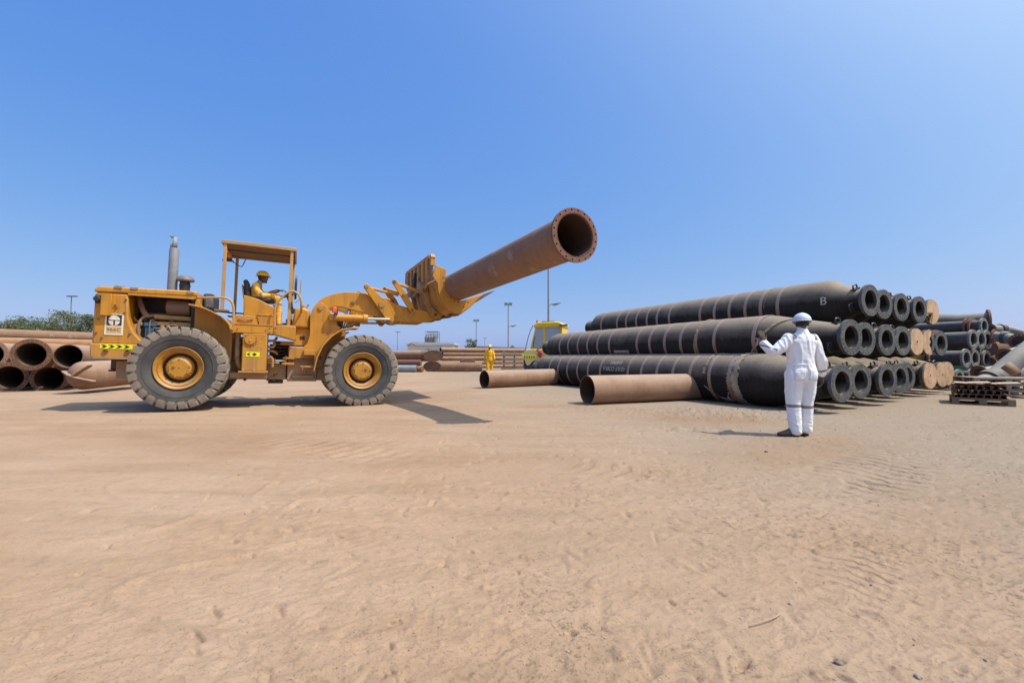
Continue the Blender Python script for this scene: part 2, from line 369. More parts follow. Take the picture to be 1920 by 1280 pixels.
# ------------------------------------------------------------------ ground: one sheet out to the horizon
FRONT_AXLE = W(3.42, 0, 0)
def lie(x, y):
    return -.085*np.exp(-((x-FRONT_AXLE.x)**2 + (y-FRONT_AXLE.y)**2)/(2*1.8**2))
def make_ground():
    rad = [0.0, .5, .9]; r = 1.2
    while r < 45: rad.append(r); r += max(.007, r*r/900)
    while r < 2500: rad.append(r); r *= 1.35
    rad = np.array(rad)
    fine = np.linspace(R(-62), R(62), 1000); coarse = np.linspace(R(62), R(298), 60)[1:-1]
    ang = np.concatenate([fine, coarse]); NA = len(ang); NR = len(rad)
    rr, aa = np.meshgrid(rad, ang, indexing='ij')
    x = (rr*np.sin(aa)).ravel(); y = (rr*np.cos(aa)).ravel()
    step = np.maximum(.007, rr*rr/900).ravel(); step = np.where(rr.ravel() > 45, 1e3, step)
    z = lie(x, y); far = np.clip((70-rr.ravel())/30, 0, 1)
    rough = np.clip(.55 + .9*pnoise(x*.35+11, y*.35+4) + .35*np.clip(x/3, -.6, 1), .15, 1.4)   # the right half is the more trodden one
    for lam, amp in ((6, .030), (2.6, .012), (1.2, .004), (.55, .0030), (.26, .0027), (.13, .0028), (.065, .0025), (.032, .0017)):
        fade = np.clip((lam/step - 2.2)/2.5, 0, 1)
        a = amp*(rough if lam < 1 else 1)
        z = z + a*fade*far*pnoise(x/lam + lam*17.3, y/lam - lam*9.1)
    # crumbs: sharp little clods, in patches
    for lam, amp in ((.09, .012), (.045, .0075), (.022, .004)):
        q = pnoise(x/lam + 3.3, y/lam + 8.1); pat = np.clip(pnoise(x*1.3 + lam*99, y*1.3)*2.2 + .35 + .25*np.clip(x/2, -1, 1), 0, 1)
        z += amp*np.clip((lam/step - 2.0)/2, 0, 1)*np.clip(q - .22, 0, 1)*2.2*pat
    # wind and drag ridges, stretched across the view
    c, s_ = math.cos(R(-24)), math.sin(R(-24)); u = x*c - y*s_; v = x*s_ + y*c
    rid = 1 - np.abs(pnoise(u*1.1 + 40, v*4.2))*2.2
    z += .006*np.clip((.24/step-2)/2, 0, 1)*far*np.clip(rid, 0, 1)**3*rough*np.clip(.3+1.8*pnoise(x*.6+5, y*.6+9), 0, 1)
    rid = 1 - np.abs(pnoise(u*7 + 3, v*17 + 8))*2.2
    z += .0045*np.clip((.055/step-2)/2, 0, 1)*far*np.clip(rid, 0, 1)**4*rough
    rid = 1 - np.abs(pnoise(u*3.3 + 7, v*9 + 3))*2.2
    z += .006*np.clip((.11/step-2)/2, 0, 1)*far*np.clip(rid, 0, 1)**3*rough
    TU = np.zeros_like(z); TM = np.zeros_like(z); T2 = np.zeros_like(z)
    # tyre tracks: bars pressed across a lane (the lane sinks here; its bars are cut by the material's relief along the same lane)
    def track(p, q, width, pitch, depth, slant, seed):
        nonlocal z
        p = np.array(p); q = np.array(q); d = q-p; L = np.hypot(*d); d = d/L; nrm = np.array((-d[1], d[0]))
        t = (x-p[0])*d[0] + (y-p[1])*d[1]; w_ = (x-p[0])*nrm[0] + (y-p[1])*nrm[1] + .12*np.sin(t*.6+seed)
        inside = 1/(1+np.exp((np.abs(w_)-width/2)/.03)) * np.clip(t/.8, 0, 1)*np.clip((L-t)/.8, 0, 1)
        patch = np.clip(.35 + 1.6*pnoise(x*.7+seed, y*.7), 0, 1)
        bars = np.sin((t + slant*np.abs(w_))*2*np.pi/pitch)
        bars = np.clip(bars*2.2, -1, 1)
        z += inside*patch*(-depth*.5 + .6*depth*bars)*np.clip((pitch/step-2.2)/2, 0, 1)
        k_ = inside*np.clip(patch*1.3, 0, 1)*min(1, depth/.015)
        TU[:] = np.where(k_ > TM, (t + slant*np.abs(w_))/pitch, TU); T2[:] = np.maximum(T2, np.minimum(TM, k_)); TM[:] = np.maximum(TM, k_)
    track((1.6, 3.4), (9.2, 8.5), .40, .17, .016, .25, 1)
    track((2.3, 3.35), (8.8, 7.7), .36, .17, .015, -.25, 2)
    track((-7.5, 8.0), (-.8, 4.6), .6, .20, .009, .1, 3)
    track((-3.5, 6.8), (2.5, 3.4), .5, .17, .005, .2, 6)
    track((1.2, 1.6), (3.6, 4.2), .34, .085, .005, .3, 4)
    track((2.6, 1.5), (5.2, 4.6), .34, .085, .0055, .3, 5)
    # scuffs and footprints
    rng = np.random.RandomState(11)
    for k in range(900):
        rk = 1.5 + 8*rng.rand()**1.6; ak = R(-50) + R(100)*rng.rand()**.8
        cx, cy = rk*math.sin(ak), rk*math.cos(ak)
        th = rng.rand()*np.pi; la = .03 + .07*rng.rand(); lb = .010 + .025*rng.rand(); dp = (.003 + .011*rng.rand()**2)*(.55 if rk < 3 else 1)
        idx = np.where((np.abs(x-cx) < .45) & (np.abs(y-cy) < .45))[0]
        if not len(idx): continue
        dx, dy = x[idx]-cx, y[idx]-cy
        uu = dx*math.cos(th) + dy*math.sin(th); vv = -dx*math.sin(th) + dy*math.cos(th) + 1.2*uu*uu*(rng.rand()-.5)
        e = (uu/la)**2 + (vv/lb)**2
        z[idx] += -dp*np.exp(-e) + .55*dp*np.exp(-((uu/(la*1.15))**2 + ((vv-lb*1.7)/lb)**2))
    # short sharp dents and nicks, mostly on the right
    for k in range(650):
        cx = -2.5 + 8.5*rng.rand()**.7; cy = 1.5 + 5.5*rng.rand()**1.4
        rr_ = math.hypot(cx, cy); st_ = max(.007, rr_*rr_/900)
        th = R(-28) + .55*rng.randn(); la = .015 + .05*rng.rand()**2; lb = max(.007, 1.1*st_) + .006*rng.rand(); dp = .006 + .012*rng.rand()**2
        idx = np.where((np.abs(x-cx) < .25) & (np.abs(y-cy) < .25))[0]
        if not len(idx): continue
        dx, dy = x[idx]-cx, y[idx]-cy; uu = dx*math.cos(th) + dy*math.sin(th); vv = -dx*math.sin(th) + dy*math.cos(th)
        e = (uu/la)**4 + (vv/lb)**2; z[idx] -= dp*np.exp(-e)
    # smooth bare crust with raised drying edges, lower left
    crust = pnoise(x*.8 + 3.1, y*1.3 + 7.7); e = np.clip((-x+.3)/1.5, 0, 1)*np.clip((4.5-y)/1.5, 0, 1)
    z += e*.012*np.clip(1-np.abs(crust-.08)/.05, 0, 1)
    # churned soil by the loose pipes
    for (cx, cy, sx, sy, am) in ((3.6, 9.0, 2.0, .5, .055), (3.9, 8.1, 1.3, .6, .05), (2.6, 6.7, .9, .35, .035), (1.1, 9.7, .5, .3, .04)):
        m_ = np.exp(-(((x-cx)/sx)**2 + ((y-cy)/sy)**2))
        z += m_*am*np.clip(pnoise(x*5.1, y*5.1)+.7*pnoise(x*11, y*11)+.15, 0, 1)
    bn = 1 + .9*pnoise(x*1.4, y*1.4) + .5*pnoise(x*4, y*4)
    brown = np.zeros_like(z)
    for (cx, cy, sx, sy, th, am) in ((3.1, 7.9, 1.5, .75, -.5, .9), (3.3, 5.2, 1.6, .7, .6, .6), (-4.2, 5.9, 2.6, .7, -.45, .7), (1.2, 9.6, 1.2, .5, 0, .5), (.6, 4.4, 2.2, .7, -.3, .35), (2.9, 3.0, 1.5, .5, .5, .4)):
        c_, s2 = math.cos(th), math.sin(th); uu = (x-cx)*c_ + (y-cy)*s2; vv = -(x-cx)*s2 + (y-cy)*c_
        brown = np.maximum(brown, am*np.exp(-((uu/sx)**2 + (vv/sy)**2))*np.clip(bn, 0, 1.6))
    co = np.column_stack([x, y, z]).astype(np.float32)
    co[:NA] = (0, 0, float(z[0]))
    i = np.arange(NR-1)[:, None]; j = np.arange(NA)[None, :]; j2 = (j+1) % NA
    quads = np.stack([i*NA+j, i*NA+j2 + 0*i, (i+1)*NA+j2, (i+1)*NA+j], -1).reshape(-1, 4)
    me = bpy.data.meshes.new('ground'); me.vertices.add(len(co)); me.vertices.foreach_set('co', co.ravel())
    me.loops.add(quads.size); me.loops.foreach_set('vertex_index', quads.ravel().astype(np.int32))
    me.polygons.add(len(quads)); me.polygons.foreach_set('loop_start', np.arange(0, quads.size, 4, dtype=np.int32))
    me.polygons.foreach_set('use_smooth', np.ones(len(quads), dtype=bool)); me.update(calc_edges=True)
    if me.polygons[NA*4+5].normal.z < 0: me.flip_normals()
    for nm, arr in (('track_along', TU), ('track_depth', np.clip(TM-1.5*T2, 0, 1)), ('brown_soil', np.clip(brown, 0, 1))):
        at_ = me.attributes.new(nm, 'FLOAT', 'POINT'); at_.data.foreach_set('value', arr.astype(np.float32))
    g = bpy.data.objects.new('ground', me); col.objects.link(g); g['kind'] = 'structure'
    m = bpy.data.materials.new('packed_sand'); m.use_nodes = True; n = m.node_tree.nodes; l = m.node_tree.links; b = n['Principled BSDF']
    b.inputs['Roughness'].default_value = .95; b.inputs['Specular IOR Level'].default_value = .15
    tc = n.new('ShaderNodeTexCoord')
    def nz(s, d=6, r=.6, vec=None, dist=0):
        t = n.new('ShaderNodeTexNoise'); t.inputs['Scale'].default_value = s; t.inputs['Detail'].default_value = d
        t.inputs['Roughness'].default_value = r; t.inputs['Distortion'].default_value = dist
        l.new(vec or tc.outputs['Object'], t.inputs['Vector']); return t.outputs['Fac']
    def rp(f, a, c_, lo=0, hi=1):
        t = n.new('ShaderNodeMapRange'); t.inputs[1].default_value = a; t.inputs[2].default_value = c_; t.inputs[3].default_value = lo; t.inputs[4].default_value = hi
        l.new(f, t.inputs[0]); return t.outputs[0]
    def mx(f, c1, c2):
        t = n.new('ShaderNodeMix'); t.data_type = 'RGBA'; l.new(f, t.inputs[0])
        for q, c_ in ((6, c1), (7, c2)):
            if isinstance(c_, tuple): t.inputs[q].default_value = (*c_, 1)
            else: l.new(c_, t.inputs[q])
        return t.outputs[2]
    def am(a, b, k):
        t = n.new('ShaderNodeMath'); t.operation = 'MULTIPLY_ADD'; l.new(b, t.inputs[0]); t.inputs[1].default_value = k; l.new(a, t.inputs[2]); return t.outputs[0]
    def tms(a, b):
        t = n.new('ShaderNodeMath'); t.operation = 'MULTIPLY'; l.new(a, t.inputs[0]); l.new(b, t.inputs[1]); return t.outputs[0]
    sxx = n.new('ShaderNodeSeparateXYZ'); l.new(tc.outputs['Object'], sxx.inputs[0])
    trod = rp(am(nz(.8, 6, .68), sxx.outputs[0], .035), .47, .72)      # where feet and wheels have broken the crust
    crumbs = tms(rp(nz(30, 9, .72), .57, .63), trod); grains = rp(nz(95, 5, .7), .60, .66)
    crumb_c = tms(rp(nz(30, 9, .72), .60, .65, 0, .5), trod)
    c1 = mx(rp(nz(.45, 5, .6, None, .5), .38, .64), (.40, .272, .184), (.352, .226, .141))
    mp = n.new('ShaderNodeMapping'); mp.inputs['Rotation'].default_value = (0, 0, R(24)); mp.inputs['Scale'].default_value = (.5, 2.6, 1); l.new(tc.outputs['Object'], mp.inputs[0])
    c2 = mx(rp(nz(1.0, 7, .65, mp.outputs[0]), .45, .72, 0, .85), c1, (.295, .195, .12))
    sx = n.new('ShaderNodeSeparateXYZ'); l.new(tc.outputs['Object'], sx.inputs[0])
    # greyer, harder ground to the right and round the stacks
    ma = n.new('ShaderNodeMath'); ma.operation = 'MULTIPLY_ADD'; l.new(sx.outputs[1], ma.inputs[0]); ma.inputs[1].default_value = .25; l.new(sx.outputs[0], ma.inputs[2])
    ma2 = n.new('ShaderNodeMath'); ma2.operation = 'MULTIPLY_ADD'; l.new(nz(.6, 4), ma2.inputs[0]); ma2.inputs[1].default_value = 5; l.new(ma.outputs[0], ma2.inputs[2])
    c3 = mx(rp(ma2.outputs[0], 2.8, 8.0, 0, .9), c2, (.285, .225, .17))
    def attr(nm):
        t = n.new('ShaderNodeAttribute'); t.attribute_name = nm; return t.outputs['Fac']
    c3 = mx(rp(attr('brown_soil'), 0, 1, 0, .75), c3, (.265, .155, .085))
    c4 = mx(rp(nz(9, 8, .7), .52, .75, 0, .6), c3, (.225, .143, .088))
    c5 = mx(rp(nz(70, 4, .7), .60, .72, 0, .7), c4, (.135, .09, .058))
    c5 = mx(crumb_c, c5, (.19, .128, .08))
    c6 = mx(rp(nz(110, 3, .7), .64, .74, 0, .55), c5, (.47, .36, .26))
    l.new(c6, b.inputs['Base Color'])
    bp = n.new('ShaderNodeBump'); bp.inputs['Strength'].default_value = .85; bp.inputs['Distance'].default_value = .014
    l.new(am(am(rp(nz(20, 10, .70), 0, 1, 0, .7), crumbs, .5), grains, .16), bp.inputs['Height'])
    bp2 = n.new('ShaderNodeBump'); bp2.inputs['Strength'].default_value = .45; bp2.inputs['Distance'].default_value = .005;  l.new(nz(150, 5, .75), bp2.inputs['Height']); l.new(bp.outputs[0], bp2.inputs['Normal'])
    sn = n.new('ShaderNodeMath'); sn.operation = 'SINE'; tw = n.new('ShaderNodeMath'); tw.operation = 'MULTIPLY_ADD'
    l.new(attr('track_along'), tw.inputs[0]); tw.inputs[1].default_value = 6.28319; l.new(rp(nz(5, 6, .7), 0, 1, -3.2, 3.2), tw.inputs[2]); l.new(tw.outputs[0], sn.inputs[0])
    bp3 = n.new('ShaderNodeBump'); bp3.inputs['Strength'].default_value = 1; bp3.inputs['Distance'].default_value = .020
    l.new(tms(rp(sn.outputs[0], -.3, .6), tms(attr('track_depth'), rp(nz(3.1, 5, .7), .35, .62))), bp3.inputs['Height']); l.new(bp2.outputs[0], bp3.inputs['Normal'])
    l.new(bp3.outputs[0], b.inputs['Normal'])
    me.materials.append(m)
    return g, co
ground, gco = make_ground()
from mathutils.kdtree import KDTree
_sub = gco[(np.hypot(gco[:, 0], gco[:, 1]) < 14) & (gco[:, 1] > 0)][::7]
_kd = KDTree(len(_sub))
for _i, _p in enumerate(_sub): _kd.insert((float(_p[0]), float(_p[1]), 0), _i)
_kd.balance()
def gz(x, y):
    c, i, d = _kd.find((x, y, 0)); return float(_sub[i][2])

# ------------------------------------------------------------------ background: buildings, silos, lamp masts, trees
def pt(px, py, Y): return at(px, py, Y)
def warehouse():
    Y = 90; a = pt(764, 656.5, Y); b = pt(849, 656.5, Y); g = pt(781, 656.5, Y)
    top = pt(800, 646.5, Y).z; ridge = pt(772, 643.8, Y).z
    r = thing('warehouse', (a.x, Y, 0)); tag(r, 'long cream warehouse with pale roof and gable end, below the silos', 'building')
    L = b.x - a.x; gw = (g.x - a.x)
    m = MB(); m.box((0, 0, 0), (L, 9, top)); m.build('wall', M['wall_cream'], r)
    m = MB(); m.prism([(gw*.5-.1, ridge), (-.25, top-.1), (-.25, top+.12), (gw*.5, ridge+.3), (L+.3, ridge+.1), (L+.3, top+.02), (gw, top-.05)], -.3, 9.3); m.build('roof', M['roof_light'], r)
    m = MB(); m.prism([(.1, top-.2), (gw*.9, top-.2), (gw*.5, ridge-.05)], -.12, -.02); m.build('gable', M['wall_cream'], r)
    for i, x in enumerate((gw*1.9, L*.45, L*.62, L*.8)):
        m = MB(); m.box((x, -.06, 1.6), (x+.9, -.01, 2.5)); f = m.build('window', M['glass'], r)
        m = MB(); m.box((x-.08, -.09, 1.52), (x+.98, -.065, 1.6)); m.build('sill', M['roof_light'], f)
def shed():
    Y = 100; a = pt(868, 657, Y); b = pt(985, 657, Y); p = pt(890, 648.5, Y); e = pt(985, 652.5, Y)
    r = thing('storage_shed', (a.x, Y, 0)); tag(r, 'low grey roofed shed with tan panels, behind the walking worker', 'building')
    L = b.x-a.x; top = e.z-.1
    m = MB(); m.box((0, 0, 0), (L, 10, top)); m.build('wall', M['wall_cream'], r)
    m = MB(); m.prism([(-2.2, top-.5), (p.x-a.x, p.z), (L+.6, e.z), (L+.6, e.z-.25), (p.x-a.x, p.z-.3), (-2.2, top-.7)], -.5, 10.5); m.build('roof', M['roof_grey'], r)
    for (x0, x1, k) in ((L*.62, L*.9, 'wall_tan'), (L*.4, L*.58, 'roof_grey')):
        m = MB(); m.box((x0, -.1, .4), (x1, -.02, top-.35)); m.build('wall_panel', M[k], r)
def silos():
    Y = 140; a = pt(795, 648, Y); b = pt(822, 648, Y); zt = pt(800, 633, Y).z; zf = pt(800, 627, Y).z; ztop = pt(800, 622, Y).z
    r = thing('silo_cluster', (a.x, Y, 0)); tag(r, 'cluster of grey silos inside a steel frame, beyond the warehouse', 'silos')
    L = b.x-a.x
    for i in range(4):
        for jy in (0, 1.6):
            m = MB(); x = L*(.14+.2*i); m.cyl((x, jy, 0), (x, jy, zt if i < 3 else zt+.6), .46, n=14); m.cyl((x, jy, zt if i < 3 else zt+.6), (x, jy, zt+.9), .46, .1, n=14)
            m.build('silo', M['silo'], r)
    for i in range(4):
        for jy in (-.8, 2.4):
            m = MB(); x = L*(.2+.26*i); m.box((x-.06, jy-.06, 0), (x+.06, jy+.06, ztop if i else zf)); m.build('frame_post', M['pole'], r)
    for z in (zf, ztop, zt+.2):
        m = MB()
        for jy in (-.8, 2.4): m.box((L*.1, jy-.08, z-.09), (L*1.0, jy+.08, z+.09))
        m.box((L*.97, -.8, z-.07), (L, 2.4, z+.07)); m.build('frame_beam', M['pole'], r)
warehouse(); shed(); silos()

def mast(px, ptop, Y, label, head='double', arm=None, base=.11):
    t = pt(px, ptop, Y); h = t.z
    r = thing('lamp_mast', (t.x, Y, 0)); tag(r, label, 'lamp mast', 'lamp masts round the yard')
    m = MB(); m.cyl((0, 0, 0), (0, 0, h), base, base*.55, n=10); m.build('pole', M['pole'], r)
    if head == 'double':
        for s in (-1, 1):
            m = MB(); m.box((s*.12, -.25, h-.30), (s*.62, .25, h+.12), Matrix.Rotation(s*.25, 3, 'Y')); m.build('floodlight', M['pole'], r)
        m = MB(); m.box((-.5, -.05, h-.05), (.5, .05, h+.03)); m.build('head_bracket', M['pole'], r)
    elif head == 'single':
        m = MB(); m.box((-.55, -.15, h-.05), (.8, .15, h+.12)); m.build('floodlight', M['pole'], r)
    if arm:
        z = pt(px, arm, Y).z
        m = MB(); m.tube([(0, 0, z-.2), (.35, 0, z), (.5, 0, z+.02)], .04); m.build('arm', M['pole'], r)
        m = MB(); m.prism([(.4, z-.06), (.55, z-.16), (.85, z-.14), (1.35, z+.14), (.6, z+.06)], -.2, .2); m.build('lantern', M['pole'], r)
mast(1028, 492, 48, 'tall grey lamp mast with one side lantern, rising behind the yellow crane cab', None, 570, .13)
mast(953, 569, 72, 'double headed lamp mast with small side lantern, left of the crane cab', 'double', 611, .11)
mast(893, 600, 98, 'double headed lamp mast rising above the round green tree', 'double', None, .11)
mast(745.5, 622.5, 120, 'thin lamp mast standing just right of the front loader wheel', 'single', None, .10)
mast(909, 634, 170, 'tiny far lamp mast right above the low shed roof', 'single', None, .12)
mast(134, 556, 62, 'leaning lamp mast rising out of the bushes behind the loader', 'single', None, .10)

def tree(px, pbase, ptop, wpx, Y, label, seed, mat_='leaf', n=2600, group=None, trunkless=False):
    rng = random.Random(seed)
    c = pt(px, ptop, Y); H = c.z; Wd = wpx/FPX*Y
    r = thing('tree', (c.x, Y, 0)); tag(r, label, 'tree', group)
    m = MB(); ends = []
    m.tube([(0, 0, -.2), (.05, .03, H*.25), (-.04, 0, H*.5)], [.16*H/5, .12*H/5, .08*H/5], 8)
    for k in range(9):
        a = k*2.4 + rng.random(); l_ = Wd*(.25+.22*rng.random()); z1 = H*(.45+.5*rng.random())
        e = Vector((math.cos(a)*l_, math.sin(a)*l_*.8, z1)); ends.append(e)
        m.tube([(0, 0, H*.22), e*.5 + Vector((0, 0, H*.1)), e], [.06*H/5, .04*H/5, .015*H/5], 6)
    m.build('trunk', M['bark'], r)
    clumps = []
    for k in range(34):
        a = rng.random()*6.283; q = rng.random()**.5; z1 = H*(.22+.74*rng.random())
        wz = math.sin(min(1, (z1/H)*1.15)*math.pi)**.5 if z1/H < .87 else .55
        clumps.append((math.cos(a)*q*Wd*.5*wz, math.sin(a)*q*Wd*.42*wz, z1, H*(.06+.09*rng.random())))
    clumps += [(e.x, e.y, e.z, H*.09) for e in ends]
    vs = []; fs = []
    ls = max(.05, Y/455*.7)
    for i in range(n):
        cx, cy, cz, cr = clumps[rng.randrange(len(clumps))]
        d = Vector((rng.gauss(0, 1), rng.gauss(0, 1), rng.gauss(0, .8))); d = d.normalized()*cr*(.35+.75*rng.random())
        p = Vector((cx, cy, cz)) + d
        if p.z > H: p.z = H - .1*rng.random()
        q = Vector((rng.gauss(0, 1), rng.gauss(0, 1), rng.gauss(0, .7)+.5)).normalized(); a = q.orthogonal().normalized(); b = q.cross(a)
        s = ls*(.6+.8*rng.random()); o = len(vs)
        vs += [p - a*s, p - b*s*.55, p + a*s*1.1 + q*s*.2, p + b*s*.55]; fs.append((o, o+1, o+2, o+3))
    m = MB(); m.add(vs, fs); me = bpy.data.meshes.new('crown'); me.from_pydata([tuple(v) for v in vs], [], fs); me.materials.append(M[mat_])
    o = bpy.data.objects.new('crown', me); col.objects.link(o); o.parent = r
GT = 'trees along the yard edge'
tree(10, 618, 598, 64, 44, 'low dusty bush at the left end of the row of trees', 1, 'leaf', 3600, GT)
tree(48, 618, 593, 66, 46, 'wide pale tree, second in the row above the pipes', 2, 'leaf_dark', 3600, GT)
tree(88, 618, 596, 60, 47, 'flat topped green tree, left of the tallest one', 3, 'leaf', 3600, GT)
tree(124, 618, 583, 70, 45, 'tallest leafy tree, in front of the leaning lamp mast', 4, 'leaf', 4600, GT)
tree(170, 618, 590, 56, 45, 'leafy tree half hidden behind the rear of the loader', 5, 'leaf_dark', 3800, GT)
tree(30, 618, 600, 70, 49, 'low pale bush between the two trees at the far left', 11, 'leaf', 3000, GT)
tree(68, 618, 601, 70, 50, 'low bush filling the gap left of the flat topped tree', 12, 'leaf_dark', 3000, GT)
tree(106, 618, 599, 70, 50, 'low bush behind the tallest leafy tree', 13, 'leaf', 3000, GT)
tree(150, 618, 600, 70, 50, 'low bush between the tallest tree and the loader', 14, 'leaf', 3000, GT)
tree(212, 618, 600, 60, 47, 'tree hidden behind the engine hood of the loader', 6, 'leaf', 1200, GT)
tree(883, 655, 635.5, 26, 95, 'round green tree between warehouse and shed roof', 7, 'leaf', 1500)
tree(962, 655, 648, 18, 120, 'small distant bush above the shed roof', 8, 'leaf', 500)

# ------------------------------------------------------------------ big rubber hoses, three rows
HA = R(24.5)
HX = Vector((math.sin(HA), -math.cos(HA), 0))            # hose axis, towards its near end
HS = Vector((math.cos(HA), math.sin(HA), 0))             # across the stack
HLEN, HR, FR, IR = 12.0, .560, .345, .222
def hose_body_mesh(sh, L=HLEN):
    m = MB(); a = -.36; b = -sh
    prof = [(-1.6, .03), (-1.6, IR), (-.06, IR), (-.06, FR-.075), (-.22, FR-.075), (-.26, .29), (-.34, .30), (-.34+(b+.34)*.55, HR*.80), (-.34+(b+.34)*.82, HR-.035), (b, HR-.006), (b-.25, HR), (-3.2, HR+.004)]
    prof += [(-L+1.05, HR), (-L+.85, HR-.03), (-L+.42, .31), (-L+.36, .29), (-L+.10, .28), (-L+.10, FR-.05), (-L, FR-.05), (-L, .02)]
    m.lathe(prof[::-1], 56, 'x'); return m.mesh('hose_body', M['rubber'])
def flange_mesh():
    m = MB(); m.ring_holes(IR, FR, 20, .013, -.062, 0, .302); m.lathe([(-.06, FR-.02), (-.10, FR-.05), (-.10, FR-.09)], 40); return m.mesh('flange', [M['face_rubber']])
HB, HF = {'bottom': hose_body_mesh(1.35), 'middle': hose_body_mesh(1.70), 'top': hose_body_mesh(.78, 10.7)}, flange_mesh()
def lug_mesh():
    m = MB(); m.tube([(-.25, -.075, .27), (-.25, -.075, .36), (-.25, -.05, .385), (-.25, .05, .385), (-.25, .075, .36), (-.25, .075, .27)], .017, 6, 1); m.box((-.30, -.10, .265), (-.20, .10, .305)); return m.mesh('lifting_lug', M['black'])
HL = lug_mesh()
def band_mesh(r, w=.09):
    m = MB(); m.lathe([(-w/2, r-.005), (-w/2, r+.007), (w/2, r+.007), (w/2, r-.005)], 56); return m.mesh('band', M['band'])
BAND = band_mesh(HR)
def board_mesh(broken):
    m = MB(); n = 40; vs = []
    r1 = FR*.96
    if broken == 0:
        m.ring_holes(.03, r1, 18, .010, 0, .03, r1*.93)
    else:
        a0, a1 = (R(-112), R(212)) if broken == 1 else (R(70), R(290))
        pts = []
        for k in range(n+1):
            a = a0 + (a1-a0)*k/n; pts.append((math.sin(a)*r1 if broken == 1 else math.cos(a)*r1, math.cos(a)*r1 if broken == 1 else math.sin(a)*r1))
        if broken == 1: pts += [(-.02, .03), (.03, -.02)]
        else: pts += [(.05, -.16), (-.02, -.05), (.06, .02), (0, .1), (.08, .2)]
        k = len(pts); vs = [(0, y, z) for y, z in pts] + [(.03, y, z) for y, z in pts]
        fs = [tuple(range(k-1, -1, -1)), tuple(range(k, 2*k))] + [(i, (i+1) % k, k+(i+1) % k, k+i) for i in range(k)]
        m.add(vs, fs)
    return m.mesh('end_board', M['ply'], 30)
BOARD = [board_mesh(0), board_mesh(1), board_mesh(2)]
def wrap_text(par, name, txt, size, xc, ang, r, flip, material, sx=1.0):
    vs, fs = text_geo(txt, size, sx); m = MB()
    if flip: vs = [(-u, -v) for u, v in vs]
    m.add([(xc+u, -r*math.cos(ang+v/r), r*math.sin(ang+v/r)) for u, v in vs], fs)
    me = bpy.data.meshes.new(name); me.from_pydata(m.v, [], m.f); me.materials.append(M[material])
    o = bpy.data.objects.new(name, me); col.objects.link(o); o.parent = par
    sol = o.modifiers.new('thick', 'SOLIDIFY'); sol.thickness = .004; sol.offset = 0; return o
S0 = 9.02
ORD = ['first', 'second', 'third', 'fourth', 'fifth', 'sixth', 'seventh', 'eighth']
ROWS = [('bottom', .555, 0.0, [(1578, 0), (1613, 0), (1663, 0), (1687, 0), (1700, 0), (1740, 1), (1763, 1), (1774, 1)]),
        ('middle', 1.42, .56, [(1597, 0), (1624, 0), (1664, 0), (1694, 0), (1717, 1), (1740, 3), (1782, 0)]),
        ('top', 2.275, 2.22, [(1635, 0), (1660, 0), (1693, 0), (1727, 0), (1748, 2)])]
BANDPX = {'bottom': [1002, 1031, 1047, 1064, 1083, 1103, 1126, 1178, 1203, 1232, 1262, 1294, 1330],
          'middle': [1019, 1050, 1066, 1084, 1102, 1121, 1143, 1195, 1219, 1247, 1277, 1306, 1340, 1414],
          'top': [1128, 1158, 1175, 1194, 1214, 1233, 1256, 1314, 1341, 1369, 1399, 1428, 1460, 1536]}
front = {}
prevt = {}
for rname, zc, ds, items in ROWS:
    for i, (px, cover) in enumerate(items):
        s = S0 + ds + 1.125*i
        d = ray(px, 640); k = d.x/d.y
        q = HS*s                                          # q + HX*t lies on the sight plane x = k*y
        t = (k*q.y - q.x)/(HX.x - k*HX.y)
        o = HS*s + HX*t; o.z = zc
        if (rname, i) == ('middle', 6): o -= HX*.2
        name = ORD[i]
        desc = {0: 'open black flange', 1: 'round plywood board over its end', 2: 'split plywood board over its end', 3: 'half broken plywood board on its end'}[cover]
        if i == 0: lab = {'bottom': 'front hose on the ground with upside down white lettering and torn wrapping', 'middle': 'front hose of the middle row with pink arrow and rope, before the man in white', 'top': 'front hose of the top row with pink bands, marked B'}[rname]
        else: lab = f'{name} hose from the man in the {rname} row, {desc}'
        r = thing('rubber_hose', mtx=frame(o, HX)); tag(r, lab, 'rubber hose', 'black rubber hoses stacked in three rows')
        b = bpy.data.objects.new('hose_body', HB[rname]); col.objects.link(b); b.parent = r
        f = bpy.data.objects.new('flange', HF); col.objects.link(f); f.parent = r; f.rotation_euler.x = .1*i
        g = bpy.data.objects.new('lifting_lug', HL); col.objects.link(g); g.parent = r; g.rotation_euler.x = random.uniform(-.15, .45)
        if i < 4:
            g = bpy.data.objects.new('lifting_lug', HL); col.objects.link(g); g.parent = r; g.rotation_euler.x = random.uniform(2.0, 2.4)
        if cover:
            e = bpy.data.objects.new('end_board', BOARD[{1: 0, 2: 1, 3: 2}[cover]]); col.objects.link(e); e.parent = r; e.location.x = .003
            e.rotation_euler.x = random.uniform(-.3, .3) if cover == 1 else 0
            e['label'] = {1: 'round plywood disc with a centre hole', 2: 'plywood disc with a wedge split out below', 3: 'half of a snapped plywood disc'}[cover]
        if i == 0:
            front[rname] = r
            for bx in BANDPX[rname]:
                d = ray(bx, 640); kk = d.x/d.y; q = o - HS*HR*.95
                tt = (kk*q.y - q.x)/(HX.x - kk*HX.y)
                if tt > (-1.0 if rname == 'top' else -1.6) or tt < (-9.75 if rname == 'top' else -HLEN+.95): continue
                c = bpy.data.objects.new('band', BAND); col.objects.link(c); c.parent = r; c.location.x = tt
def axpos(rname, px):
    o = front[rname].matrix_world.translation; d = ray(px, 640); kk = d.x/d.y; q = o - HS*HR*.97
    return (kk*q.y - q.x)/(HX.x - kk*HX.y)
xc = axpos('bottom', 1150)
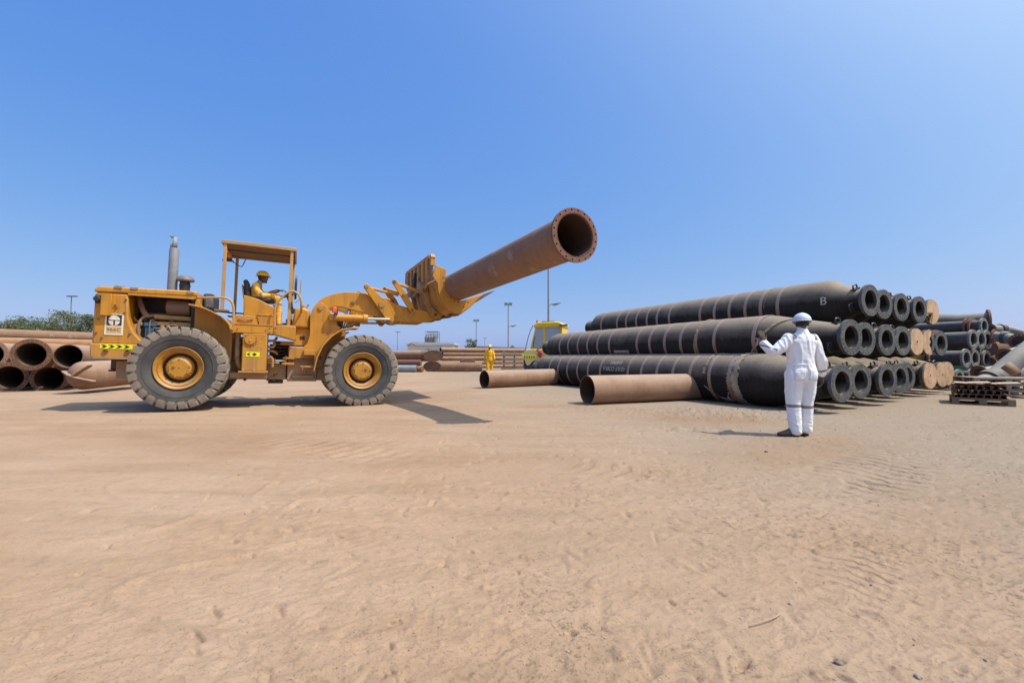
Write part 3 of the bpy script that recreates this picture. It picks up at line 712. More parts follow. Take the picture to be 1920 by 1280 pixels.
wrap_text(front['bottom'], 'lettering', 'GULF COBLA', .17, xc, R(13), HR+.006, True, 'ink_white', 1.05)
wrap_text(front['bottom'], 'lettering', '20-000002', .16, axpos('bottom', 1152), R(33), HR+.006, True, 'ink_white', .85)
wrap_text(front['top'], 'lettering', 'B', .26, axpos('top', 1546), R(2), HR+.006, False, 'ink_white', 1.1)
wrap_text(front['middle'], 'lettering', 'D', .24, axpos('middle', 1418)-.02, R(-4), HR+.004, True, 'ink_white', 1.0)
m = MB(); xa = axpos('middle', 1164); r_ = HR+.006
prof = [(-.42, .0), (-.30, .085), (-.30, .055), (.36, .055), (.36, -.055), (-.30, -.055), (-.30, -.085)]
m.add([(xa+u, -r_*math.cos(R(-24)+v/r_), r_*math.sin(R(-24)+v/r_)) for u, v in prof], [tuple(range(7))])
ar = m.build('painted_arrow', M['ink_pink'], front['middle']); ar.modifiers.new('thick', 'SOLIDIFY').thickness = .004
# torn wrapping and loose straps
def torn(par, x0, x1, seed, a0, a1, label, raw=HR, matk='torn'):
    rng = random.Random(seed); m = MB(); n = 60; vs = []
    for k in range(n+1):
        a = a0+(a1-a0)*k/n; e0, e1 = rng.uniform(-.03, .03), rng.uniform(-.03, .03)
        rr = raw+.012+.008*rng.random()
        for x in (x0+e0, x1+e1): vs += [(x, -rr*math.cos(a), rr*math.sin(a)), (x, -(raw-.004)*math.cos(a), (raw-.004)*math.sin(a))]
    fs = []
    for k in range(n):
        o = 4*k; fs += [(o, o+2, o+6, o+4), (o, o+4, o+5, o+1), (o+2, o+3, o+7, o+6)]
    m.add(vs, fs); ob = m.build('torn_wrapping', M[matk], par); ob['label'] = label
b0 = front['bottom']
torn(b0, -1.93, -1.78, 1, R(-80), R(120), 'frayed beige wrapping round the shoulder')
torn(b0, -2.05, -1.94, 5, R(-85), R(60), 'rust stained band beside the frayed wrapping', HR, 'band')
torn(b0, -2.72, -2.66, 2, R(10), R(110), 'thin strip of torn beige wrapping')
m = MB()
rng = random.Random(4); vs = []
outline = [(-2.70, R(-18)), (-2.55, R(-30)), (-2.40, R(-48)), (-2.22, R(-52)), (-2.08, R(-30)), (-2.06, R(-62)), (-2.35, R(-72)), (-2.75, R(-64))]
m.add([(x, -(HR+.014)*math.cos(a), (HR+.014)*math.sin(a)) for x, a in outline], [(0, 1, 7), (1, 2, 6, 7), (2, 3, 6), (3, 4, 5, 6)])
fl = m.build('hanging_flap', M['torn'], b0); fl.modifiers.new('thick', 'SOLIDIFY').thickness = .012
def rope_ring(par, x, r, tilt, a0, a1, rad, n=40, wob=.015, seed=1, name='rope', matk='rope'):
    rng = random.Random(seed); pts = []
    for k in range(n+1):
        a = a0+(a1-a0)*k/n; pts.append((x + tilt*math.sin(a) + rng.uniform(-wob, wob), -(r+rad*.6)*math.cos(a), (r+rad*.6)*math.sin(a)))
    m = MB(); m.tube(pts, rad, 6); return m.build(name, M[matk], par)
b1 = front['middle']
def hose_r(x): return HR if x < -1.7 else float(np.interp(-x, [.34, .34+1.36*.55, .34+1.36*.82, 1.7], [.30, HR*.80, HR-.035, HR-.006]))
def strap(par, pts, wd, name, label=None, matk='rope'):
    m = MB(); vs = []
    for (x, a) in pts:
        r_ = hose_r(x)+.016
        for dx in (-wd/2, wd/2): vs.append((x+dx, -r_*math.cos(a), r_*math.sin(a)))
    m.add(vs, [(2*i, 2*i+1, 2*i+3, 2*i+2) for i in range(len(pts)-1)])
    o = m.build(name, M[matk], par); o.modifiers.new('thick', 'SOLIDIFY').thickness = .02
    if label: o['label'] = label
    return o
def lerp_pts(p, n=14): 
    out = []
    for (a, b) in zip(p, p[1:]):
        for k in range(n): out.append((a[0]+(b[0]-a[0])*k/n, a[1]+(b[1]-a[1])*k/n))
    return out+[p[-1]]
strap(b1, lerp_pts([(-1.0, R(78)), (-1.25, R(45)), (-1.55, R(0)), (-1.85, R(-42))]), .07, 'strap', 'beige lashing strap slanting down the cone')
rope_ring(b1, axpos('middle', 1303), HR, .06, R(-70), R(100), .02, seed=3)
rope_ring(b1, -1.18, .43, -.05, R(-40), R(60), .012, seed=6)
strap(front['middle'], lerp_pts([(-1.75, R(-48)), (-2.4, R(-54)), (-3.0, R(-50))]), .05, 'strap', 'slack end of the strap between the rows')
rope_ring(front['top'], axpos('top', 1434), HR, .03, R(0), R(100), .008, seed=8)

# ------------------------------------------------------------------ plain steel pipes
def steel_pipe(name, label, p0, p1, r, material, group=None, fl0=None, fl1=None, wall=.012, cut=0, n=40, holes=20, cat='steel pipe', depth=None, face=None):
    """open pipe from p0 (the end we look into) to p1; fl0 / fl1 = flange radius at either end"""
    p0, p1 = Vector(p0), Vector(p1); L = (p1-p0).length
    t = thing(name, mtx=frame(p0, p0-p1)); tag(t, label, cat, group)
    ri = r-wall
    prof = [(0, ri), (0, r), (-L, r), (-L, ri)]
    m = MB(); m.lathe(prof[::-1], n, closed=True)
    if cut: m.v = [(x + (cut*y if x > -L/2 else 0), y, z) for x, y, z in m.v]
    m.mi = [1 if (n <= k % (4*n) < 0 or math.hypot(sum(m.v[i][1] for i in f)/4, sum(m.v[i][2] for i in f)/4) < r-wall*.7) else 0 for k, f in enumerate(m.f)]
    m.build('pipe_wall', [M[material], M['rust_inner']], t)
    for fr, x in ((fl0, 0), (fl1, -L)):
        if fr:
            m = MB(); m.ring_holes(r if x else ri, fr, holes, .016, x-.045 if x == 0 else x, x if x == 0 else x+.045, (r+fr)/2+.005)
            m.build('flange', M[face or material], t)
    return t
def loose(px0, px1, py0, py1, dia, label, seed):
    a = on_ground(px0, py0); b = on_ground(px1, py1); r = dia/2
    a.z = r-.01; b.z = r-.01
    t = steel_pipe('steel_pipe', label, a, b, r, 'rust_tan', 'loose steel pipes lying on the sand', wall=.014)
    for x in (-.35, -(a-b).length+.4):
        m = MB(); m.v = []; m.lathe([(x-.03, .028), (x-.03, .045), (x+.03, .045), (x+.03, .028)], 16, 'x', (0, -r*.55, -r+.03), closed=True)
        m.build('lifting_eye', M['rust_tan'], t)
    return t
loose(1101, 1332, 757.5, 747, .64, 'dusty brown steel pipe lying in front of the black hoses, the nearer and longer one', 1)
loose(908, 1037, 727.5, 721, .60, 'shorter brown steel pipe on the sand, in front of the walking worker', 2)

# left stack: pipe mouths facing the camera
PX = Vector((math.sin(R(26)), -math.cos(R(26)), 0))
def leftpipe(px, py, Y, r, fl, ln, label, material, wall=.02):
    o = at(px, py, Y); return steel_pipe('steel_pipe', label, o, o-PX*ln, r, material, 'rusty pipes stacked behind the loader', fl0=fl, wall=wall, holes=24, face='rust_dark' if material == 'rust_orange' else None)
leftpipe(58, 664.5, 13.6, .365, .47, 7, 'rusty flanged pipe lying on top of two others at the left edge', 'rust_orange')
leftpipe(16, 707.5, 14.0, .365, .47, 7, 'rusty flanged pipe on the ground at the left edge of the yard', 'rust_orange')
leftpipe(92, 709.5, 14.3, .365, .46, 7, 'flanged pipe on the ground behind the finned pile tip', 'rust_dark')
leftpipe(128, 667.5, 14.0, .36, None, 7, 'plain ended pipe in the upper row behind the finned pile tip', 'rust_tan')
leftpipe(-22, 664, 14.0, .365, .46, 7, 'flanged pipe of the upper row, cut by the left picture edge', 'rust_tan')
# finned pile tip
def pile_tip():
    o = at(155, 704, 13.0); ax = Vector((.12, -.99, -.02)).normalized()
    t = thing('pile_tip', mtx=frame(o, ax)); tag(t, 'brown pile tip with pointed end and three welded fins, left of the rear wheel', 'pile tip')
    rr = .40
    m = MB(); m.lathe([(.30, .02), (.29, .08), (.20, .25), (.08, .36), (0, rr), (-.1, rr+.005), (-2.6, rr+.005), (-2.6, .02)][::-1], 44); m.build('pile_body', M['rust_tan'], t)
    for k, a in enumerate((R(72), R(-42), R(-112))):
        m = MB(); q = Matrix.Rotation(a, 3, 'X')
        base = [(.02, rr*.97), (.12, .32), (.29, 0.0), (.42, .0), (.40, .12), (.20, rr+.02), (.10, rr+.04)]
        vs = [q @ Vector((x, -.014, z)) for x, z in base] + [q @ Vector((x, .014, z)) for x, z in base]; n = len(base)
        m.add(vs, [tuple(range(n)), tuple(range(2*n-1, n-1, -1))] + [(i, n+i, n+(i+1) % n, (i+1) % n) for i in range(n)])
        m.build('fin', M['rust_tan'], t)
pile_tip()
m = MB(); o = on_ground(233, 722); m.box((-.2, -.1, -.05), (.12, .1, .14), Matrix.Rotation(.5, 3, 'Z')); bl = m.build('stone', M['stone'], None, bevel=.03, loc=(o.x-.3, o.y+.1, 0)); tag(bl, 'pale block wedged under the finned pile tip', 'stone')

# long pipes far behind, left and right of the loader
def longpipe(xa, ya, xb, yb, Ya, Yb, r, material, label, cut=0, group='long pipes stacked at the back of the yard', wall=.012, fl=None):
    return steel_pipe('steel_pipe', label, at(xa, ya, Ya), at(xb, yb, Yb), r, material, group, wall=wall, cut=cut, n=28, fl0=fl)
names5 = ['topmost', 'second', 'third', 'fourth', 'lowest']
for k in range(3):
    a = at(-120, 622.5, 24); b = at(300, 626, 34)
    dz = -.50*k; off = Vector((.35*(k % 2), -.25*k, 0))
    for pnt in (a, b): pnt.z += dz; pnt += off
    z0 = min(a.z, b.z); b.z = a.z
    steel_pipe('steel_pipe', f'long brown pipe far left below the trees, {names5[k]} of the three', a, b, .31, ['rust', 'rust_orange', 'rust_tan'][k], 'long pipes stacked at the back of the yard', n=28)
zs = [1.53, 1.22, .92, .60, .30]
for k in range(5):
    a = at(826, 660, 32.5); b = at(992, 660, 37.5); a.z = b.z = zs[k]
    sh = .16*(k % 2)*Vector((.7, .7, 0)); a += sh; b += sh
    steel_pipe('steel_pipe', f'thin long brown pipe behind the walking worker, {names5[k]} of the five', a, b, .155, 'rust' if k % 2 else 'rust_tan', 'long pipes stacked at the back of the yard', n=20)
PB = 'short pipes at the back of the yard'
def capped(px, py, Y, r, ln, dirx, label, material, cut):
    o = at(px, py, Y); d = Vector(dirx).normalized()
    t = thing('steel_pipe', mtx=frame(o, -d)); tag(t, label, 'steel pipe', PB)
    m = MB(); m.lathe([(0, .01), (0, r*.93), (.02, r*.95), (.02, r), (-ln, r), (-ln, .01)][::-1], 32)
    m.v = [(x + (cut*y if x > -ln/2 else 0), y, z) for x, y, z in m.v]; m.build('pipe_wall', M[material], t)
    m = MB(); m.lathe([(.004, .01), (.004, r*.92)], 32); m.v = [(x + cut*y, y, z) for x, y, z in m.v]; m.build('end_plate', M['rust_dark'], t)
    return t
capped(812, 667, 31, .38, 4.0, (-.8, .6, 0), 'dark ended brown pipe, upper of two, left of the thin pipes', 'rust_dark', 1.5)
capped(811, 687.4, 31, .38, 3.4, (.95, .3, 0), 'dark ended brown pipe on the ground, in front of the thin pipes', 'rust', -1.5)
capped(790, 665, 31.5, .30, 4.5, (-.95, .3, 0), 'brown pipe with welded brackets right of the front loader wheel', 'rust_tan', -.3)
capped(789, 680.3, 30.5, .22, 4, (-.96, .28, 0), 'slim pinkish pipe in the middle right of the loader wheel', 'rust_pink', -.2)
capped(792, 691.5, 30, .20, .5, (-.97, .24, 0), 'short rusty stub pipe beside the grey one', 'rust', 0)
capped(781, 691, 29.9, .23, 4, (-.97, .24, 0), 'pale grey pipe on the ground right of the front loader wheel', 'pale_pipe', -.1)
m = MB(); o = at(876, 683, 30.2); m.box((-.5, -.1, -.02), (.5, .1, .18)); m.box((-.25, -.12, .18), (.25, .12, .26)); m.box((-.42, -.12, .1), (-.3, .12, .26)); m.box((.3, -.12, .1), (.42, .12, .26))
tag(m.build('pipe_saddle', M['rust_tan'], None, loc=(o.x, o.y+.3, .66)), 'brown saddle plate sitting on the long ground pipe', 'saddle')
# timber rack at the right end of the thin pipes
rk = thing('timber_rack', at(968, 690, 33)); rk.location.z = 0; tag(rk, 'grey timber rack at the end of the thin pipes, beside the crane', 'rack')
for k in range(4):
    m = MB(); m.box((-1.1, -.5, .12+.34*k), (.7, -.38, .24+.34*k)); m.build('beam', M['wood_grey'], rk)
for x in (-.95, -.2, .5):
    m = MB(); m.box((x, -.36, 0), (x+.12, -.24, 1.5)); m.build('rack_post', M['wood_grey'], rk)

# ------------------------------------------------------------------ second stack on the right: hoses with rust collars, fittings
GR = 'flanged hose ends at the far right'
def collar_hose(px, py, Y, r, fl, ln, label, body='dark_pipe', coll=True, tail=None, dirv=None, col_at=.75):
    o = at(px, py, Y); d = Vector(dirv).normalized() if dirv else HX
    t = thing('flanged_hose', mtx=frame(o, d)); tag(t, label, 'flanged hose', GR)
    ri = fl*.66
    m = MB(); m.lathe([(-.8, .02), (-.8, ri), (-.02, ri), (-.02, fl-.05), (-.10, fl-.05), (-.14, r), (-ln, r), (-ln, .02)][::-1], 36); m.build('hose_body', M[body], t)
    m = MB(); m.ring_holes(ri, fl, 16, .012, -.06, 0, (ri+fl)/2+.01); m.build('flange', M['flange_grey' if body == 'dark_pipe' else 'rust_dark'], t)
    if coll:
        for x in (-col_at, -col_at-.12):
            m = MB(); m.lathe([(x-.03, r), (x-.03, fl*1.12), (x+.03, fl*1.12), (x+.03, r)], 36); m.build('collar', M['rust_pink'], t)
    if tail:
        m = MB(); m.lathe([(-ln-.02, r*.8), (-ln, r*1.02), (-ln-.2, r*1.25), (-ln-.9, r*2.0), (-ln-7, r*2.0), (-ln-7, .02)][::-1], 36); m.build('float_body', M[tail], t)
    return t
collar_hose(1826, 636, 14.6, .25, .315, 1.1, 'black hose end with rust collar in front of the yellow float, upper row', tail='yellow_pipe', col_at=.95)
collar_hose(1841, 636.5, 15.0, .25, .315, 1.3, 'second hose end of the upper row at the far right', tail='dark_pipe', col_at=1.1)
collar_hose(1852.5, 637, 15.6, .25, .31, 2, 'third hose end of the upper row at the far right', coll=False)
collar_hose(1813, 671.5, 14.3, .24, .30, 1.0, 'black hose end with rust collar, left one of the second row', tail='yellow_pipe', col_at=.85)
collar_hose(1829, 671.5, 14.8, .24, .30, 2, 'middle hose end of the second row at the far right', coll=False)
collar_hose(1851, 673, 15.4, .24, .30, 2, 'right hand hose end of the second row at the far right', coll=False)
collar_hose(1800, 709.5, 14.0, .24, .285, 1.0, 'hose end with brown collar on the ground beside the plywood discs', coll=True, col_at=.35)
collar_hose(1824, 708, 14.6, .23, .285, 2, 'dusty hose end on the ground behind the pallets', coll=False)
collar_hose(1846, 611, 15.6, .21, .275, 4, 'long grey hose with flange lying on top of the second stack', coll=True, col_at=.32)
collar_hose(1833, 655, 16.4, .26, .30, 6, 'dark hose buried inside the second stack', coll=False)
# big striped hose on top, seen along its side
def striped():
    a = at(1852, 604, 18.5); d = Vector((.78, -.62, 0)); t = thing('rubber_hose', mtx=frame(a, d)); tag(t, 'thick dark hose with grey band and rusty flange topping the second stack', 'rubber hose')
    m = MB(); m.lathe([(-.6, .02), (-.6, .34), (0, .34), (0, .38), (-.5, .36), (-.9, .36), (-2.0, .50), (-2.3, .50), (-6, .48), (-6, .02)][::-1], 44); m.build('hose_body', M['dark_pipe'], t)
    m = MB(); m.ring_holes(.34, .52, 20, .014, -.02, .05); m.build('flange', M['rust_pink'], t)
    for x in (-2.95, -4.0): m = MB(); m.lathe([(x-.2, .49), (x-.2, .515), (x+.2, .515), (x+.2, .49)], 44); m.build('band', M['band'], t)
striped()
def fitting(label, pts, r, material, fl=None, coup=None, cat='pipe fitting'):
    """bent pipe through points, flange at the first point, coupling ring at coup"""
    o = Vector(pts[0]); t = thing('pipe_fitting', o); tag(t, label, cat, 'pipe fittings at the far right')
    loc = [Vector(p)-o for p in pts]; m = MB(); m.tube(loc, r, 24, 1); m.build('pipe_wall', M[material], t)
    d = (loc[1]-loc[0]).normalized()
    if fl:
        m = MB(); m.ring_holes(r*.8, fl, 16, .012, -.05, .0); me = m.build('flange', M['rust_pink'], t); me.matrix_local = frame(-d*.05+d*.02, -d)
        m = MB(); m.lathe([(.012, .01), (.012, r*.82)], 24); me = m.build('bore', M['grime'], t); me.matrix_local = frame(-d*.04, -d)
    for q in (coup or []):
        a = loc[0].lerp(loc[1], q); m = MB(); m.cyl(a-d*.09, a+d*.09, r*1.25, n=24); m.build('coupling', M['dark_pipe'], t)
    return t
fitting('slim grey pipe with coupling running off the right edge below the striped hose', [at(1857, 617, 17.5), at(1884, 617, 17.6), at(1925, 628, 17.2)], .16, 'grey_pipe', .21, [.75])
fitting('short flanged pipe with black coupling pointing right at the far right', [at(1863, 631, 15.5), at(1890, 633, 15.2), at(1913, 641, 14.6)], .17, 'grey_pipe', .25, [.8])
fitting('dark flanged pipe end at the right edge', [at(1912, 640, 14.4), at(1935, 632, 15.2)], .2, 'dark_pipe', .26)
fitting('flanged grey pipe rising behind the big bent pipe', [at(1886, 667, 14.0), at(1926, 654, 14.4)], .17, 'grey_pipe', .24, [.7])
fitting('brown pipe lying low in the heap at the far right', [at(1858, 680, 15.5), at(1900, 668, 15.5)], .2, 'rust_tan')
fitting('small flanged pipe under the big bent pipe', [at(1836, 698, 13.0), at(1880, 690, 13.3)], .12, 'grey_pipe', .2)
fitting('thick grey bent pipe leaning in the heap at the far right', [at(1838, 724, 12.2), at(1868, 706, 12.4), at(1898, 680, 12.4), at(1960, 632, 12.6)], .235, 'grey_pipe', None, [.62])
fitting('long dark pipe at the bottom of the heap on the right', [at(1850, 655, 17), at(1960, 652, 17)], .42, 'rust_dark')
fitting('grey pipe lying along the right edge of the picture', [at(1895, 700, 13.2), at(1960, 690, 13.4)], .24, 'grey_pipe')
m = MB(); m.add([(-.24, 0, .06), (.0, 0, .22), (.30, 0, -.02), (.06, 0, -.16)], [(0, 1, 2, 3)]); o = at(1893, 694, 11.95)
pl = m.build('steel_plate', M['rust_tan'], None, loc=o); pl.modifiers.new('thick', 'SOLIDIFY').thickness = .03; tag(pl, 'brown angular steel plate leaning on the thick bent pipe', 'steel plate')
bx = thing('container', at(1875, 690, 24)); bx.location.z = 0; tag(bx, 'green container glimpsed through the pipe heap on the right', 'container')
m = MB(); m.box((-1.3, 0, .2), (2.5, 2.4, 1.2)); m.build('shell', M['green_box'], bx); m = MB(); m.box((-1.3, -.01, 0), (2.5, 2.41, .2)); m.build('base_frame', M['rust_tan'], bx)

# ------------------------------------------------------------------ the wheel loader (local x forward, y left, z up; the side we see is y < 0)
ld = thing('wheel_loader', mtx=LMTX)
tag(ld, 'old ochre wheel loader with open canopy, carrying the long pipe across its raised bucket', 'wheel loader')
def part(name, fn, material='paint', bevel=.012, parent=None, smooth=35, label=None):
    m = MB(); fn(m); o = m.build(name, M[material] if isinstance(material, str) else [M[k] for k in material], parent or ld, bevel, smooth)
    if label: o['label'] = label
    return o
# rear end and engine bay
part('radiator_housing', lambda m: m.prism([(-1.5, 1.24), (-1.5, 2.18), (-1.47, 2.235), (-.99, 2.235), (-.975, 1.81), (-.93, 1.62), (-.86, 1.47), (-.74, 1.33), (-.70, 1.24)], -.72, .72), bevel=.03)
hood = part('hood', lambda m: m.prism([(-1.51, 2.235), (-1.51, 2.29), (-1.46, 2.345), (-1.40, 2.355), (.10, 2.395), (.14, 2.37), (.14, 2.28)], -.735, .735), bevel=.035)
part('hood_rail', lambda m: m.box((-1.0, -.725, 2.215), (.12, -.68, 2.275)), parent=hood, bevel=.006)
for x in (-1.15, -.9, .02): part('hood_latch', lambda m: m.box((x-.06, -.75, 2.33), (x+.06, -.70, 2.38)), 'bare', .006, hood)
part('fuel_cap', lambda m: m.cyl((-1.2, -.45, 2.35), (-1.2, -.45, 2.42), .07), 'bare', .006, hood)
cw = part('counterweight', lambda m: m.prism([(-1.52, 1.25), (-1.50, .99), (-1.46, .955), (-.55, .955), (-.55, 1.25)], -.77, .77), bevel=.035)
part('bumper_scuff', lambda m: m.box((-1.46, -.775, .948), (-.75, -.60, .972)), 'bare', .01, cw)
for x in (-1.27, -.93): part('tie_ring', lambda m: m.lathe([(-.012, .022), (-.012, .042), (.012, .042), (.012, .022)], 16, 'y', (x, -.785, 1.105), closed=True), 'rust_dark', 0, cw)
hz = part('hazard_strip', lambda m: m.box((-1.355, -.776, 1.15), (-.86, -.7705, 1.242)), 'hazard', 0, cw)
for k in range(4):
    x = -1.30 + .115*k
    part('chevron', lambda m: m.prism([(x-.045, 1.165), (x+.005, 1.165), (x+.055, 1.196), (x+.005, 1.227), (x-.045, 1.227), (x+.0, 1.196)], -.7785, -.7765), 'sign_black', 0, hz)
part('tow_hitch', lambda m: (m.box((-1.3, -.35, .74), (-.7, .35, .95)), m.box((-1.32, -.40, .70), (-1.24, .40, .74))), 'rust_dark')
part('side_box', lambda m: m.prism([(-1.385, 1.79), (-1.385, 2.215), (-1.22, 2.215), (-1.22, 1.79)], -.80, -.722), bevel=.008)
part('work_lamp', lambda m: (m.cyl((-1.44, -.74, 2.10), (-1.44, -.82, 2.10), .055), m.box((-1.48, -.77, 2.02), (-1.40, -.72, 2.18))), 'black', .01)
part('door_catch', lambda m: [m.cyl((x, -.722, z), (x, -.745, z), .018, n=8) for x, z in ((-1.18, 2.0), (-1.16, 1.95), (-1.02, 2.12), (-1.03, 1.86), (-.93, 1.45), (-1.42, 1.72), (-1.44, 1.45), (-1.35, 1.36))], 'rust_dark', 0)
lg = part('maker_plate', lambda m: m.box((-1.32, -.730, 1.42), (-1.035, -.7225, 1.83)), 'sign_white', 0)
part('emblem_square', lambda m: m.box((-1.292, -.733, 1.605), (-1.063, -.7305, 1.815)), 'sign_black', 0, lg)
def emblem(m):
    cx, cz, r_ = -1.1775, 1.71, .088; n = 20
    def seg(a0, a1, dx, dz, ext):
        pts = [(cx+dx+r_*math.cos(a0+(a1-a0)*k/n), cz+dz+r_*math.sin(a0+(a1-a0)*k/n)) for k in range(n+1)] + ext
        m.prism(pts, -.7355, -.7332)
    seg(0, math.pi, 0, .004, [])
    seg(math.pi, 1.5*math.pi-.16, 0, -.016, [(cx-.014, cz-.016)])
    seg(1.5*math.pi+.16, 2*math.pi, 0, -.016, [(cx+.014, cz-.016)])
part('emblem', emblem, 'sign_white', 0, lg)
part('number_field', lambda m: m.box((-1.292, -.733, 1.455), (-1.063, -.7305, 1.585)), 'sign_tan', 0, lg)
vs_, fs_ = text_geo('966C', .105, .95)
me = bpy.data.meshes.new('number'); me.from_pydata([(-1.1775+u, -.7345, 1.52+v*.8) for u, v in vs_], [], fs_); me.materials.append(M['sign_black'])
o = bpy.data.objects.new('number', me); col.objects.link(o); o.parent = lg
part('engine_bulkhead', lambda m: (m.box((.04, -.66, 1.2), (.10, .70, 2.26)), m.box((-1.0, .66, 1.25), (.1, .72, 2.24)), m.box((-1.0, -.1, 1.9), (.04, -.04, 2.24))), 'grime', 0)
eng = part('engine', lambda m: (m.box((-.95, -.34, 1.2), (.03, .34, 1.72)), m.box((-.88, -.24, 1.72), (0, .24, 1.93)), [m.cyl((-.80+.15*k, -.27, 1.78), (-.80+.15*k, -.33, 1.78), .05, n=12) for k in range(6)]), 'engine', .015)
part('exhaust_manifold', lambda m: (m.tube([(-.62, -.40, 1.84), (-.1, -.40, 1.83), (.03, -.40, 1.82)], .055, 10), [m.box((-.55+.17*k, -.42, 1.80), (-.49+.17*k, -.28, 1.86)) for k in range(4)]), 'paint_tan', 0, eng)
part('lower_rail', lambda m: (m.box((-.66, -.46, 1.66), (.03, -.40, 1.74)), m.box((-.3, -.45, 1.5), (.02, -.36, 1.66))), 'paint_tan', .01, eng)
part('fuel_pump', lambda m: (m.box((-.77, -.52, 1.63), (-.56, -.36, 1.71)), m.box((-.75, -.50, 1.40), (-.60, -.36, 1.62)), m.box((-.6, -.47, 1.5), (-.5, -.38, 1.6))), 'blue', .012, eng)
part('air_cleaner', lambda m: m.lathe([(-.42, .02), (-.42, .13), (-.40, .152), (-.02, .152), (0, .13), (0, .02)][::-1], 28, 'x', (0, -.42, 2.055)), 'rust', 0)
part('intake_pipe', lambda m: m.tube([(-.93, -.30, 2.22), (-.88, -.38, 2.1), (-.80, -.44, 1.92), (-.74, -.44, 1.84)], .05, 10, 1), 'rust_tan', 0, eng)
part('coolant_hose', lambda m: m.tube([(-.80, -.56, 1.28), (-.83, -.56, 1.45), (-.85, -.55, 1.62), (-.81, -.52, 1.80), (-.70, -.48, 1.84), (-.62, -.42, 1.86)], .026, 8, 2), 'rust_tan', 0, eng)
for pts in ([(-.66, -.54, 1.40), (-.67, -.54, 1.72), (-.63, -.52, 1.78), (-.58, -.5, 1.70)], [(-.60, -.53, 1.60), (-.42, -.53, 1.60), (-.36, -.5, 1.62), (-.34, -.48, 1.74), (-.30, -.46, 1.76)],
            [(-.55, -.53, 1.67), (-.25, -.53, 1.68), (-.18, -.5, 1.64), (-.16, -.48, 1.50)], [(-.93, -.5, 1.8), (-.91, -.52, 1.74), (-.84, -.52, 1.72), (-.9, -.52, 1.62), (-.88, -.52, 1.55)]):
    part('fuel_line', lambda m: m.tube(pts, .012, 6, 2), 'rust_tan', 0, eng)
part('filter', lambda m: [m.cyl((x, -.5, 1.42), (x, -.5, 1.66), .045, n=12) for x in (-.90, -.46, -.36)], 'paint_tan', .008, eng)
part('valve_block', lambda m: (m.box((-.90, -.55, 1.48), (-.82, -.44, 1.58)), m.box((-.86, -.54, 1.64), (-.79, -.45, 1.70)), m.box((-.45, -.5, 1.3), (-.2, -.4, 1.45))), 'bare', .01, eng)
ex = part('exhaust_stack', lambda m: m.lathe([(2.34, .085), (2.42, .092), (3.34, .090), (3.375, .075), (3.375, .02)], 24, 'z', (-.44, 0, 0)), 'steel', 0)
def tip(m):
    n = 20; vs = []
    for k in range(n):
        a = 2*math.pi*k/n; zt = 3.62 - (.16 if math.cos(a) < -.15 else 0)
        vs += [(-.455+.058*math.cos(a), .058*math.sin(a), 3.34), (-.455+.058*math.cos(a), .058*math.sin(a), zt)]
    m.add(vs, [(2*k, (2*k+2) % (2*n), (2*k+3) % (2*n), 2*k+1) for k in range(n)])
tp = part('stack_tip', tip, 'steel', 0, ex); tp.modifiers.new('thick', 'SOLIDIFY').thickness = .006
part('tip_flap', lambda m: m.prism([(-.515, 3.60), (-.53, 3.63), (-.44, 3.635), (-.44, 3.62)], -.05, .05), 'steel', 0, ex)
pc = part('precleaner', lambda m: m.lathe([(2.36, .095), (2.55, .098), (2.55, .104), (2.60, .104), (2.60, .095), (2.68, .095)], 24, 'z', (-.215, 0, 0)), 'black', 0)
part('precleaner_cap', lambda m: m.lathe([(2.67, .09), (2.67, .16), (2.70, .17), (2.75, .15), (2.79, .10), (2.80, .02)], 28, 'z', (-.21, 0, 0)), 'grey_tank', 0, pc)
part('side_tank', lambda m: m.box((.19, -.40, 2.07), (.38, .5, 2.40)), 'grey_tank', .04)
part('hood_end_bracket', lambda m: (m.box((.125, -.70, 2.05), (.19, -.40, 2.33)), m.prism([(.10, 2.06), (.26, 2.06), (.12, 2.26)], -.73, -.70)), 'paint', .008)
# rear wheel arch plate and fenders
for s in (1, -1):
    arc = [(.10, 2.06), (.2, 2.045), (.34, 2.01), (.47, 1.955), (.61, 1.88), (.72, 1.80), (.80, 1.70), (.83, 1.60)]
    part('arch_plate', lambda m: m.prism([(.11, 2.27), (.11, 1.2), (.30, .95), (.80, .95), (.80, 1.60), (.78, 1.70), (.70, 1.80), (.59, 1.88), (.45, 1.955), (.32, 2.01), (.19, 2.045), (.19, 2.1)], -s*.64, -s*.70), 'paint', .008)
    part('rear_fender', lambda m: m.strip(arc, -s*.70, -s*1.30, .03), 'paint_worn', .006)
    arcf = [(3.30, 1.765), (3.18, 1.765), (2.94, 1.71), (2.75, 1.57), (2.57, 1.35), (2.46, 1.08), (2.41, .79)]
    part('front_fender', lambda m: m.strip(arcf, -s*.72, -s*1.28, .03), 'paint', .006)
    part('fender_stay', lambda m: m.prism([(2.38, .80), (2.60, 1.38), (2.78, 1.60), (3.0, 1.70), (3.0, 1.64), (2.84, 1.5), (2.7, 1.25), (2.60, .9)], -s*.56, -s*.72), 'paint_worn', 0)
